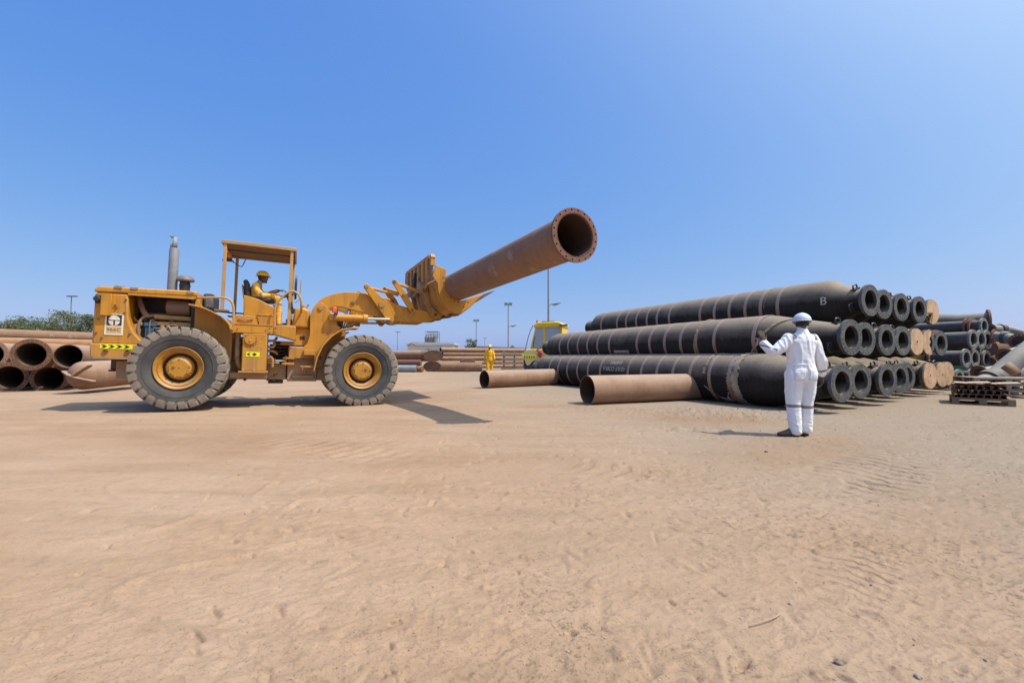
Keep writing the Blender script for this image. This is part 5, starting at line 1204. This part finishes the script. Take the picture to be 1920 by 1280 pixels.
class Figure:
    def __init__(s): s.v = []; s.f = []; s.tags = []
    def _add(s, vs, fs): o = len(s.v); s.v += vs; s.f += [tuple(i+o for i in f) for f in fs]
    def limb(s, pts, rad, tag_, sub=3, flat=1.0):
        pts = [Vector(p) for p in pts]; P_, R_ = [], []
        for i in range(len(pts)-1):
            for k in range(sub):
                t = k/sub; P_.append(pts[i].lerp(pts[i+1], t)); R_.append(rad[i]*(1-t)+rad[i+1]*t)
        P_.append(pts[-1]); R_.append(rad[-1])
        secs = []; prev = None
        for i, p in enumerate(P_):
            d = (P_[min(i+1, len(P_)-1)] - P_[max(i-1, 0)]).normalized()
            a = d.orthogonal().normalized() if prev is None else (prev - d*prev.dot(d)).normalized(); prev = a
            secs.append((p, R_[i], R_[i]*flat, a, d.cross(a)))
        s._add(*loft_geo(secs, 14)); s.tags.append((tag_, [(P_[i], R_[i]) for i in range(len(P_))]))
    def torso(s, secs, side, front, tag_):
        side, front = Vector(side).normalized(), Vector(front).normalized()
        ss = [(Vector(c), a, b, side, front) for c, a, b in secs]
        s._add(*loft_geo(ss, 24)); s.tags.append((tag_, [(Vector(c) + side*q*a, b*.95) for c, a, b in secs for q in (-.6, 0, .6)]))
    def ball(s, c, r, side, front, up, tag_):
        bm = bmesh.new(); bmesh.ops.create_icosphere(bm, subdivisions=3, radius=1)
        c = Vector(c); s_, f_, u_ = Vector(side), Vector(front), Vector(up)
        o = len(s.v); s.v += [c + s_*(v.co.x*r[0]) + f_*(v.co.y*r[1]) + u_*(v.co.z*r[2]) for v in bm.verts]
        s.f += [tuple(v.index+o for v in f.verts) for f in bm.faces]; bm.free(); s.tags.append((tag_, [(c, min(r))]))
    def hand(s, wrist, dirv, palm, thumb, curl, tag_, sc_=1.0, spread=.0):
        """dirv: wrist to knuckles, palm: the way the palm faces, thumb: side the thumb is on"""
        wrist = Vector(wrist); d = Vector(dirv).normalized(); p = Vector(palm); p = (p - d*p.dot(d)).normalized(); t = d.cross(p)
        if t.dot(Vector(thumb)) < 0: t = -t
        k = wrist + d*.085*sc_
        secs = [(wrist - d*.01, .026*sc_, .022*sc_, t, p), (wrist + d*.03*sc_, .034*sc_, .018*sc_, t, p), (k, .040*sc_, .015*sc_, t, p)]
        s._add(*loft_geo(secs, 14)); s.tags.append((tag_, [(wrist, .03*sc_), (wrist + d*.045*sc_, .035*sc_), (k, .035*sc_)]))
        for i, (off, ln) in enumerate(((.030, .072), (.010, .080), (-.010, .074), (-.029, .058))):
            b = k + t*off*sc_ - d*.012*sc_; pts = [b]; dd = d + t*(off*spread*8)
            for j, f in enumerate((.45, .32, .28)):
                c = curl*(j+.6 + .12*i); dd2 = (dd*math.cos(c) + p*math.sin(c)).normalized(); pts.append(pts[-1] + dd2*(ln*f+.006)*sc_)
            s.limb(pts, [.0095*sc_, .009*sc_, .0085*sc_, .0075*sc_], tag_, 2)
        b = wrist + d*.025*sc_ + t*.026*sc_; d1 = (d*.7 + t*.75 + p*.25).normalized(); d2 = (d*.9 + t*.25 + p*.5*curl*2).normalized()
        s.limb([b, b + d1*.036*sc_, b + d1*.036*sc_ + d2*.032*sc_, b + d1*.036*sc_ + d2*.052*sc_], [.014*sc_, .011*sc_, .0095*sc_, .008*sc_], tag_, 2)
    def head(s, c, front, up, skin='skin', hair='hair', k=1.0):
        f = Vector(front).normalized(); u = Vector(up).normalized(); s_ = f.cross(u).normalized(); u = s_.cross(f); c = Vector(c)
        s.ball(c + u*.012*k, (.072*k, .092*k, .105*k), s_, f, u, skin)                # skull
        s.ball(c + f*.030*k - u*.055*k, (.052*k, .060*k, .062*k), s_, f, u, skin)    # jaw
        s.ball(c + f*.078*k - u*.100*k, (.022*k, .020*k, .020*k), s_, f, u, skin)    # chin
        s.limb([c + f*.088*k + u*.012*k, c + f*.108*k - u*.022*k, c + f*.100*k - u*.030*k], [.010*k, .014*k, .015*k], skin, 2)   # nose
        s.ball(c + f*.088*k - u*.064*k, (.026*k, .013*k, .012*k), s_, f, u, skin)    # lips
        for q in (-1, 1):
            s.ball(c + s_*q*.074*k - f*.005*k - u*.012*k, (.011*k, .020*k, .032*k), s_, f, u, skin)   # ear
            s.ball(c + s_*q*.034*k + f*.080*k + u*.022*k, (.024*k, .012*k, .010*k), s_, f, u, skin)   # brow
        s.ball(c - f*.020*k + u*.022*k, (.077*k, .084*k, .085*k), s_, f, u, hair)    # hair at the back
        s.eyes = [c + s_*q*.032*k + f*.083*k + u*.002*k for q in (-1, 1)]; s.hf, s.hs, s.hu, s.hc, s.hk = f, s_, u, c, k
    def build(s, name, label, cat, voxel, mats, mtx, wrinkle=.006, repaint=None, folds=False, loc_parent=None, group=None):
        me = bpy.data.meshes.new('raw'); me.from_pydata([tuple(v) for v in s.v], [], s.f)
        bm = bmesh.new(); bm.from_mesh(me); bmesh.ops.recalc_face_normals(bm, faces=bm.faces); bm.to_mesh(me); bm.free()
        o = bpy.data.objects.new(name, me); col.objects.link(o)
        rm = o.modifiers.new('rm', 'REMESH'); rm.mode = 'VOXEL'; rm.voxel_size = voxel
        sm = o.modifiers.new('sm', 'SMOOTH'); sm.iterations = 3; sm.factor = .5
        dg = bpy.context.evaluated_depsgraph_get(); m2 = bpy.data.meshes.new_from_object(o.evaluated_get(dg)); o.modifiers.clear(); o.data = m2; bpy.data.meshes.remove(me)
        n = len(m2.vertices); co = np.empty(n*3); m2.vertices.foreach_get('co', co); co = co.reshape(-1, 3)
        best = np.full(n, 1e9); who = np.zeros(n, int); names = []
        for tg, pts in s.tags:
            if tg not in names: names.append(tg)
            ti = names.index(tg)
            for p, r_ in pts:
                dd = np.linalg.norm(co - np.array(p), axis=1) - r_; b = dd < best; best[b] = dd[b]; who[b] = ti
        vn = np.empty(n*3); m2.vertices.foreach_get('normal', vn); vn = vn.reshape(-1, 3)
        cloth = np.array([t.startswith('cloth') for t in names])[who]
        wv = np.zeros(n)
        for i in np.where(cloth)[0]:
            c = co[i]
            q = mnoise.noise(Vector((c[0]*9+c[2]*6, c[1]*9, c[2]*9-c[0]*5))) ; q2 = mnoise.noise(Vector((c[0]*15+5, c[1]*15, c[2]*22)))
            q3 = mnoise.noise(Vector((c[0]*22, c[1]*22, c[2]*5+9)))
            wv[i] = (1-abs(q)*2.4)*.55 + .35*q2 + .8*q3
            if folds:
                v_ = 1-abs(mnoise.noise(Vector((c[0]*13+c[2]*2, c[1]*13, c[2]*2.2))))*3.2; h_ = 1-abs(mnoise.noise(Vector((c[0]*5+7, c[1]*5, c[2]*17+c[0]*6))))*3.2
                up_ = min(1, max(0, (c[2]-.62)/.2)); wv[i] = .25*q2 + 1.4*max(0, v_)*up_ + (.35 + .6*min(1, max(0, (.32-c[2])/.2)))*max(0, h_)*(1-up_*.6) + .5*max(0, v_)*(1-up_)
        co2 = co + vn*(wv*wrinkle)[:, None]
        m2.vertices.foreach_set('co', co2.ravel())
        m2.materials.clear()
        slots = [mats[t] for t in names]
        for k in slots: m2.materials.append(M[k])
        extra = []
        pm = np.zeros(len(m2.polygons), int); ctr = np.empty(len(m2.polygons)*3); m2.polygons.foreach_get('center', ctr); ctr = ctr.reshape(-1, 3)
        for i, p in enumerate(m2.polygons): pm[i] = who[p.vertices[0]]
        if repaint:
            for test, mk, only in repaint:
                m2.materials.append(M[mk]); ix = len(m2.materials)-1
                isc = np.array([t in only for t in names])[np.minimum(pm, len(names)-1)] & (pm < len(names))
                hit = isc & test(ctr); pm[hit] = ix
        m2.polygons.foreach_set('material_index', pm.astype(np.int32)); m2.polygons.foreach_set('use_smooth', [True]*len(m2.polygons)); m2.update()
        o.matrix_world = mtx; tag(o, label, cat, group)
        for e in s.eyes:
            m = MB(); m.lathe([(-.013, .001), (-.009, .009), (0, .013), (.009, .009), (.013, .001)], 12, 'x', e*1.0); m.build('eye', M['eye'], o)
        return o
    def helmet(s, par, material, lift=.038):
        f, s_, u, c, k = s.hf, s.hs, s.hu, s.hc + s.hu*lift*s.hk, s.hk
        q = Matrix((f, -s_, u)).transposed()
        m = MB(); vs = []; n = 36; rows = 9
        for i in range(rows+1):
            e = i/rows*math.pi/2
            for j in range(n):
                a = 2*math.pi*j/n; rx, ry = .136*k, .116*k
                rid = .006*max(0, math.cos(2*a))*math.sin(e*2) if i else 0
                vs.append(c + q @ Vector((rx*math.cos(a)*math.cos(e), ry*math.sin(a)*math.cos(e), (.115*k+rid)*math.sin(e))))
        fs = [(i*n+j, i*n+(j+1) % n, (i+1)*n+(j+1) % n, (i+1)*n+j) for i in range(rows) for j in range(n)]
        m.add(vs, fs)
        h = m.build('helmet', M[material], par); h.modifiers.new('thick', 'SOLIDIFY').thickness = .006
        m = MB(); vs = []
        for j in range(n+1):
            a = 2*math.pi*j/n; fr = max(0, math.cos(a))**1.5
            vs.append(c + q @ Vector((.133*k*math.cos(a), .113*k*math.sin(a), .004))); vs.append(c + q @ Vector(((.148+.038*fr)*k*math.cos(a), (.126+.01*fr)*k*math.sin(a), -.008-.012*fr)))
        m.add(vs, [(2*j, 2*j+1, 2*j+3, 2*j+2) for j in range(n)])
        b = m.build('helmet_brim', M[material], h); b.modifiers.new('thick', 'SOLIDIFY').thickness = .005
        m = MB(); pts = [c + q @ Vector((.117*k*math.cos(a), .100*k*math.sin(a), -.022 - .012*math.cos(a))) for a in [2*math.pi*j/24 for j in range(25)]]
        m.tube(pts, .006*k, 6); m.build('headband', M['reflect' if material == 'helmet_white' else 'black'], h)
        return h
def boot(par, heel, toe, material='boot', k=1.0):
    heel, toe = Vector(heel), Vector(toe); d = (toe-heel); L = d.length; d.normalize(); u = Vector((0, 0, 1)); s_ = d.cross(u).normalized(); u = s_.cross(d)
    secs = [(heel + d*L*t + u*h*k, w_*k, hh*k, s_, u) for t, w_, h, hh in ((.02, .036, .05, .035), (.18, .040, .055, .045), (.40, .040, .055, .05), (.62, .046, .042, .034), (.82, .047, .034, .026), (.95, .036, .030, .020))]
    m = MB(); m.add(*loft_geo(secs, 18)); b = m.build('boot', M[material], par, smooth=60)
    m = MB(); n = 20; pts = []
    for t, w_ in ((-.02, .028), (.1, .04), (.35, .038), (.6, .048), (.85, .049), (.99, .028)): pts.append((t, w_))
    out = [heel + d*L*t + s_*w_*k for t, w_ in pts] + [heel + d*L*t - s_*w_*k for t, w_ in pts[::-1]]
    q = len(out); vs = [p + u*.0 for p in out] + [p + u*.024*k for p in out]
    m.add(vs, [tuple(range(q-1, -1, -1)), tuple(range(q, 2*q))] + [(i, (i+1) % q, q+(i+1) % q, q+i) for i in range(q)])
    m.build('sole', M['sole'], b, bevel=.005)

X, Y_, Z = Vector((1, 0, 0)), Vector((0, 1, 0)), Vector((0, 0, 1))
# the man in white, back to us, left arm raised
f = on_ground(1497, 816); PK = 1.0
fig = Figure(); side = (.98, -.12, 0); fr = (.12, .98, 0)
fig.torso([((.055, 0, .80), .165, .125), ((.055, 0, .90), .185, .140), ((.055, .005, 1.0), .168, .128), ((.058, .01, 1.10), .170, .125), ((.062, .02, 1.22), .192, .130), ((.068, .02, 1.32), .196, .122), ((.075, .015, 1.385), .165, .095), ((.085, .015, 1.425), .09, .075)], side, fr, 'cloth')
fig.limb([(.09, .015, 1.40), (.098, .02, 1.50)], [.062, .055], 'skin')
fig.torso([((.086, .012, 1.405), .085, .080), ((.094, .016, 1.452), .074, .072)], side, fr, 'cloth')
# legs
fig.limb([(-.03, 0, .86), (-.045, .015, .62), (-.055, .01, .46), (-.052, -.005, .26), (-.045, -.01, .075)], [.128, .108, .090, .086, .078], 'cloth')
fig.limb([(.135, 0, .86), (.145, .02, .62), (.140, .04, .46), (.140, .05, .27), (.135, .055, .085)], [.128, .104, .088, .082, .076], 'cloth')
# left arm
fig.limb([(-.085, .02, 1.355), (-.17, .01, 1.275), (-.265, .0, 1.195), (-.330, .02, 1.165)], [.082, .078, .072, .066], 'cloth')
fig.limb([(-.330, .02, 1.165), (-.375, .07, 1.235), (-.400, .105, 1.290)], [.066, .058, .050], 'cloth')
fig.hand((-.403, .11, 1.300), (-.08, .10, .98), (.0, .98, -.1), (1, 0, 0), .28, 'glove', 1.12, .25)
# right arm
fig.limb([(.225, .02, 1.350), (.285, .03, 1.24), (.335, .03, 1.10), (.360, .02, 1.05)], [.080, .076, .068, .064], 'cloth')
fig.limb([(.360, .02, 1.05), (.392, .06, .95), (.415, .10, .865)], [.064, .058, .050], 'cloth')
fig.limb([(.413, .098, .87), (.422, .112, .83)], [.034, .030], 'skinm')
fig.hand((.424, .116, .825), (.10, .15, -.98), (-.9, .3, 0), (0, 1, 0), .35, 'glove', 1.1)
fig.head((.112, .045, 1.565), (.45, .89, -.08), (0, .05, 1), 'skinm', 'hair', 1.0)
band = lambda z0, z1, x0=-9, x1=9: (lambda c: (c[:, 2] > z0) & (c[:, 2] < z1) & (c[:, 0] > x0) & (c[:, 0] < x1))
rep = [(lambda c: (c[:, 2] > .405) & (c[:, 2] < .445) & (c[:, 0] < .045), 'reflect', ('cloth',)),
       (lambda c: (c[:, 2] > .385) & (c[:, 2] < .427) & (c[:, 0] > .045), 'reflect', ('cloth',)),
       (lambda c: (np.abs((c[:, 2]-1.235) + .5*(c[:, 0]+.385)) < .012) & (c[:, 0] < -.30) & (c[:, 2] > 1.19), 'reflect', ('cloth',)),
       (lambda c: (np.abs((c[:, 2]-.905) - .25*(c[:, 0]-.40)) < .016) & (c[:, 0] > .31), 'reflect', ('cloth',)),
       (lambda c: (c[:, 2] > 1.345) & (np.abs(c[:, 0]+.062) < .028) & (c[:, 1] < .12), 'reflect', ('cloth',)),
       (lambda c: (c[:, 2] > 1.33) & (np.abs(c[:, 0]-.235) < .026) & (c[:, 1] < .12), 'reflect', ('cloth',))]
pm_ = Matrix.Translation((f.x, f.y, gz(f.x, f.y)-.004)) @ Matrix.Scale(.962, 4)
man = fig.build('person', 'worker in white coveralls and white helmet, seen from behind with left hand raised', 'person', .0085, {'cloth': 'cloth_white', 'skin': 'skin', 'skinm': 'skin_mid', 'hair': 'hair', 'glove': 'glove'}, pm_, .0075, rep, True)
fig.helmet(man, 'helmet_white')
boot(man, (-.015, -.01, 0), (-.265, .03, 0), k=1.15); boot(man, (.125, .03, 0), (.165, .27, 0), k=1.15)
for (x0, w_) in ((-.035, .066), (.150, .064)):     # hip pockets, sewn flat on the cloth
    m = MB(); nx, nz = 8, 9; vs = [(x0 + w_*(2*i/nx-1), -.30, .785 + .155*j/nz) for j in range(nz+1) for i in range(nx+1)]
    m.add(vs, [(j*(nx+1)+i, j*(nx+1)+i+1, (j+1)*(nx+1)+i+1, (j+1)*(nx+1)+i) for j in range(nz) for i in range(nx)])
    pk = m.build('pocket', M['cloth_white'], man, smooth=80)
    sw_ = pk.modifiers.new('wrap', 'SHRINKWRAP'); sw_.target = man; sw_.wrap_method = 'PROJECT'; sw_.use_project_y = True; sw_.use_positive_direction = True; sw_.use_negative_direction = False; sw_.offset = .004
    so_ = pk.modifiers.new('thick', 'SOLIDIFY'); so_.thickness = .004; so_.offset = 0
m = MB(); m.tube([(.052 + .172*math.cos(a), .004+.127*math.sin(a), .995 + .004*math.sin(9*a)) for a in [2*math.pi*k/40 for k in range(41)]], .010, 6); m.build('waistband', M['cloth_white'], man, smooth=80)
m = MB(); q = fig; pts = [q.hc + q.hs*s_*.078 + q.hf*y_ + q.hu*.0 for s_, y_ in ((-1, -.02), (-1, .06), (-.6, .10), (0, .108), (.6, .10), (1, .06), (1, -.02))]; m.tube(pts, .006, 5); m.build('glasses', M['black'], man)

# the driver, seated (loader's own axes: x forward, y left)
fig = Figure(); sd_, fr = (0, -1, 0), (1, 0, 0)
fig.torso([((1.12, 0, 2.42), .17, .125), ((1.11, 0, 2.52), .165, .12), ((1.11, 0, 2.62), .18, .12), ((1.13, 0, 2.70), .175, .105), ((1.15, 0, 2.76), .10, .08)], sd_, fr, 'cloth')
fig.limb([(1.165, 0, 2.74), (1.19, 0, 2.82)], [.058, .052], 'skin')
for s_ in (-1, 1):
    fig.limb([(1.14, s_*.10, 2.44), (1.34, s_*.13, 2.46), (1.56, s_*.15, 2.44)], [.105, .092, .075], 'cloth')
    fig.limb([(1.56, s_*.15, 2.44), (1.60, s_*.15, 2.24), (1.60, s_*.15, 1.86)], [.075, .064, .052], 'cloth')
fig.limb([(1.12, -.20, 2.70), (1.16, -.25, 2.57), (1.24, -.25, 2.47)], [.072, .066, .058], 'cloth')
fig.limb([(1.24, -.25, 2.47), (1.38, -.22, 2.48), (1.48, -.18, 2.50)], [.058, .05, .042], 'cloth')
fig.hand((1.50, -.175, 2.505), (.95, .2, .05), (0, .2, -1), (0, 1, 0), .4, 'glove', 1.1)
fig.limb([(1.12, .20, 2.70), (1.20, .25, 2.58), (1.32, .24, 2.54)], [.072, .066, .058], 'cloth')
fig.limb([(1.32, .24, 2.54), (1.44, .16, 2.60), (1.55, .10, 2.64)], [.058, .05, .042], 'cloth')
fig.hand((1.565, .09, 2.645), (.9, -.2, .15), (.2, .1, -1), (0, -1, 0), .45, 'glove', 1.15)
fig.head((1.235, -.01, 2.895), (.99, -.10, -.02), (0, 0, 1), 'skin', 'hair', 1.0)
rep = [(lambda c: (np.abs(c[:, 0]-.95*1.30) < .03) & (c[:, 1] < -.17) & (c[:, 2] < 2.54), 'reflect', ('cloth',)),
       (lambda c: (np.abs(np.abs(c[:, 1])-.10) < .022) & (c[:, 2] > 2.50) & (c[:, 0] < 1.30), 'reflect', ('cloth',)),
       (lambda c: (np.abs(c[:, 1]) < .155) & (c[:, 2] > 2.46) & (c[:, 0] > 1.14), 'cloth_orange', ('cloth',)),
       (lambda c: (np.abs(c[:, 2]-2.30) < .03) & (c[:, 0] > 1.5), 'reflect', ('cloth',))]
drv = fig.build('person', 'loader driver in yellow coveralls and yellow helmet, seated under the canopy', 'person', .010, {'cloth': 'cloth_yellow', 'skin': 'skin', 'hair': 'hair', 'glove': 'glove'}, LMTX @ Matrix.Translation(SEAT), .005, rep)
fig.helmet(drv, 'helmet_yellow', .05)
for s_ in (-1, 1): boot(drv, (1.54, s_*.15, 1.745), (1.80, s_*.16, 1.745), 'boot', 1.1)

# the far worker in yellow, walking towards us
g_ = at(918, 700, 25.5)
fig = Figure(); side = (-.98, .15, 0); fr = (-.15, -.98, 0)
fig.torso([((0, 0, .80), .165, .125), ((0, 0, .92), .17, .13), ((0, 0, 1.02), .155, .12), ((0, 0, 1.20), .185, .125), ((0, 0, 1.32), .185, .115), ((0, .01, 1.40), .10, .075)], side, fr, 'cloth')
fig.limb([(0, .01, 1.37), (0, 0, 1.46)], [.058, .052], 'skin')
fig.limb([(-.09, 0, .85), (-.10, -.05, .48), (-.10, -.03, .09)], [.115, .088, .072], 'cloth')
fig.limb([(.09, 0, .85), (.10, .05, .48), (.11, .12, .10)], [.115, .088, .072], 'cloth')
for s_, y_ in ((-1, .05), (1, -.06)):
    fig.limb([(s_*.17, 0, 1.34), (s_*.24, y_*.5, 1.12), (s_*.27, y_, .88)], [.074, .064, .048], 'cloth')
    fig.hand((s_*.272, y_, .87), (s_*.05, -.1, -1), (-s_, 0, 0), (0, -1, 0), .35, 'glove', 1.1)
fig.head((0, -.01, 1.545), (-.05, -1, -.05), (0, 0, 1), 'skin', 'hair', 1.0)
wk = fig.build('person', 'distant worker in bright yellow coveralls and helmet, walking towards us by the pipes', 'person', .014, {'cloth': 'cloth_bright', 'skin': 'skin', 'hair': 'hair', 'glove': 'glove'}, Matrix.Translation((g_.x, g_.y, 0)), .008, [(lambda c: (np.abs(c[:, 2]-1.12) < .03), 'reflect', ())])
fig.helmet(wk, 'helmet_yellow', .062)
boot(wk, (-.10, .03, 0), (-.13, -.24, 0), 'boot', 1.1); boot(wk, (.11, .18, .0), (.11, -.08, .0), 'boot', 1.1)

# ------------------------------------------------------------------ pallets and channels at the far right
ca, cb = on_ground(1785, 757), on_ground(1906, 763)
pu = (cb-ca); PL = pu.length; pang = math.atan2(pu.y, pu.x)
def pallet(origin, ang, L, D, label, material='wood', nb=5, z=0, h=.145):
    t = thing('pallet', (origin.x, origin.y, z)); t.rotation_euler.z = ang; tag(t, label, 'pallet')
    nd = 6
    for k in range(nd):
        x0 = (D/nd)*k
        m = MB(); m.box((0, x0+.012, h-.024), (L, x0+D/nd-.012, h)); m.build('deck_board', M[material], t, bevel=.003)
    for y in (0, D/2-.05, D-.1):
        m = MB(); m.box((.0, y, h-.050), (L, y+.1, h-.026)); m.build('stringer', M[material], t, bevel=.003)
        for x in (0, L/2-.06, L-.12):
            m = MB(); m.box((x, y, .022), (x+.12, y+.1, h-.052)); m.build('block', M[material], t, bevel=.004)
        m = MB(); m.box((0, y, 0), (L, y+.1, .02)); m.build('bottom_board', M[material], t, bevel=.003)
    return t
P1 = pallet(ca, pang, PL, 1.0, 'brown wooden pallet on the ground under the rusty channels', 'wood', h=.15)
# three layers of steel channels lying across the pallet, open ends towards us
cw_, ch = .125, .085
for layer in range(3):
    for k in range(7):
        x0 = .04 + (PL-.16)/7*k + (.03 if layer % 2 else 0); z0 = .152 + layer*(ch+.012)
        t = thing('steel_channel', ca + Matrix.Rotation(pang, 3, 'Z') @ Vector((x0, random.uniform(-.03, .03), z0))); t.rotation_euler.z = pang + random.uniform(-.02, .02)
        lay = ['bottom', 'middle', 'top'][layer]
        tag(t, f'rusty steel channel, {["first","second","third","fourth","fifth","sixth","seventh"][k]} from the left in the {lay} layer on the pallet', 'steel channel', 'rusty channels stacked on the pallet')
        wd = (PL-.16)/7-.008
        m = MB(); m.box((0, 0, ch-.010), (wd, 1.05, ch)); m.build('web', M['channel'], t)
        for x in (0, wd-.008): m = MB(); m.box((x, 0, 0), (x+.008, 1.05, ch-.0102)); m.build('side_flange', M['channel'], t)
for k in range(4):
    m = MB(); t0 = .06+.22*k; m.box((t0, -.05+.02*k, 0), (t0+.34, .75, .012), Matrix.Rotation(.06*(-1)**k, 3, 'Y'))
    o = ca + Matrix.Rotation(pang, 3, 'Z') @ Vector((0, 0, .152+3*(ch+.012)+.012+.016*(k % 2)))
    s_ = m.build('cover_sheet', M['channel'], None, loc=o); s_.rotation_euler.z = pang
    tag(s_, f'dusty bent sheet on top of the channels, {["leftmost", "second", "third", "rightmost"][k]} of the four', 'sheet', 'dusty sheets on the channel stack')
o2 = on_ground(1822, 736); o2 = at(1822, 724, 11.6)
for k, lab in ((0, 'weathered grey pallet behind the channel stack, lowest of three'), (1, 'weathered grey pallet behind the channel stack, middle one of three'), (2, 'weathered grey pallet behind the channel stack, topmost of three')):
    pallet(Vector((o2.x+.03*k, o2.y, 0)), pang+.35, 1.35, 1.0, lab, 'wood_grey', z=.15*k+.07, h=.145)
m = MB(); m.box((-.3, -.12, 0), (.3, .12, .06)); o = o2 + Vector((.25, -.15, 0)); tag(m.build('timber_block', M['wood_grey'], None, bevel=.005, loc=(o.x, o.y, 0)), 'grey timber under the rear pallets', 'timber')
for k, (px, py) in enumerate(((1845, 766), (1770, 752))):
    pass

# ------------------------------------------------------------------ small things on the ground
def rock(name, label, px, py, s, k, seed):
    g = on_ground(px, py); rng = random.Random(seed); bm = bmesh.new(); bmesh.ops.create_icosphere(bm, subdivisions=2, radius=s)
    for v in bm.verts:
        q = mnoise.noise(v.co*(1.6/s)+Vector((seed*3.1, 0, 0))); v.co *= 1+.38*q; v.co.z *= .62
    me = bpy.data.meshes.new(name); bm.to_mesh(me); bm.free(); me.materials.append(M[k])
    o = bpy.data.objects.new(name, me); col.objects.link(o); o.location = (g.x, g.y, gz(g.x, g.y)+s*.25); tag(o, label, 'stone'); return o
rock('stone', 'dark grey stone, largest one at the bottom right of the sand', 1572, 1246, .015, 'stone_dark', 1)
rock('stone', 'pale flat stone near the bottom edge of the sand', 1722, 1271, .013, 'stone', 2)
rock('stone', 'small dark stone on the sand left of the man in white', 1437, 846, .022, 'stone_dark', 3)
rock('stone', 'tiny pale stone in the middle of the right hand sand', 1482, 1135, .010, 'stone', 4)
a, b = on_ground(1405, 1179), on_ground(1462, 1157)
m = MB(); c_ = (a+b)/2; z0 = max(gz(a.x, a.y), gz(b.x, b.y), gz(c_.x, c_.y))+.004
m.tube([Vector((a.x, a.y, z0))-c_, Vector((c_.x, c_.y-.012, z0+.004))-c_, Vector((c_.x+.05, c_.y+.012, z0+.003))-c_, Vector((b.x, b.y, z0))-c_], [.0022, .003], 6, 2)
tag(m.build('twig', M['twig'], None, loc=c_), 'thin dry twig lying on the sand in the right foreground', 'twig')
def pebbles():
    rng = np.random.RandomState(5); vs = []; fs = []
    base = bmesh.new(); bmesh.ops.create_icosphere(base, subdivisions=1, radius=1); bv = np.array([v.co[:] for v in base.verts]); bf = [[v.index for v in f.verts] for f in base.faces]; base.free()
    spots = []
    for k in range(2600):
        r_ = 1.4 + 13*rng.rand()**2.2; a = R(-50)+R(100)*rng.rand()**.75; spots.append((r_*math.sin(a), r_*math.cos(a), .0018*(1+r_*.28)*(.5+1.6*rng.rand()**3)))
    for (cx, cy, sx, sy, n) in ((3.6, 9.0, 2.0, .5, 260), (3.9, 8.1, 1.3, .6, 220), (2.6, 6.7, .9, .4, 90)):
        for k in range(n): spots.append((cx+sx*rng.randn()*.6, cy+sy*rng.randn()*.6, .004+.013*rng.rand()**3))
    out = []
    for (x, y, s) in spots:
        q = bv*(s*(.7+.5*rng.rand(len(bv), 1)))*np.array([1+.4*rng.rand(), 1, .6]); th = rng.rand()*6.28; c, s_ = math.cos(th), math.sin(th)
        q = np.column_stack([q[:, 0]*c-q[:, 1]*s_, q[:, 0]*s_+q[:, 1]*c, q[:, 2]]) + np.array([x, y, gz(x, y)+s*.15])
        o = len(vs); vs += q.tolist(); fs += [[i+o for i in f] for f in bf]
    me = bpy.data.meshes.new('pebbles'); me.from_pydata(vs, [], fs); me.materials.append(M['grit'])
    o = bpy.data.objects.new('pebbles', me); col.objects.link(o); o['kind'] = 'stuff'
pebbles()
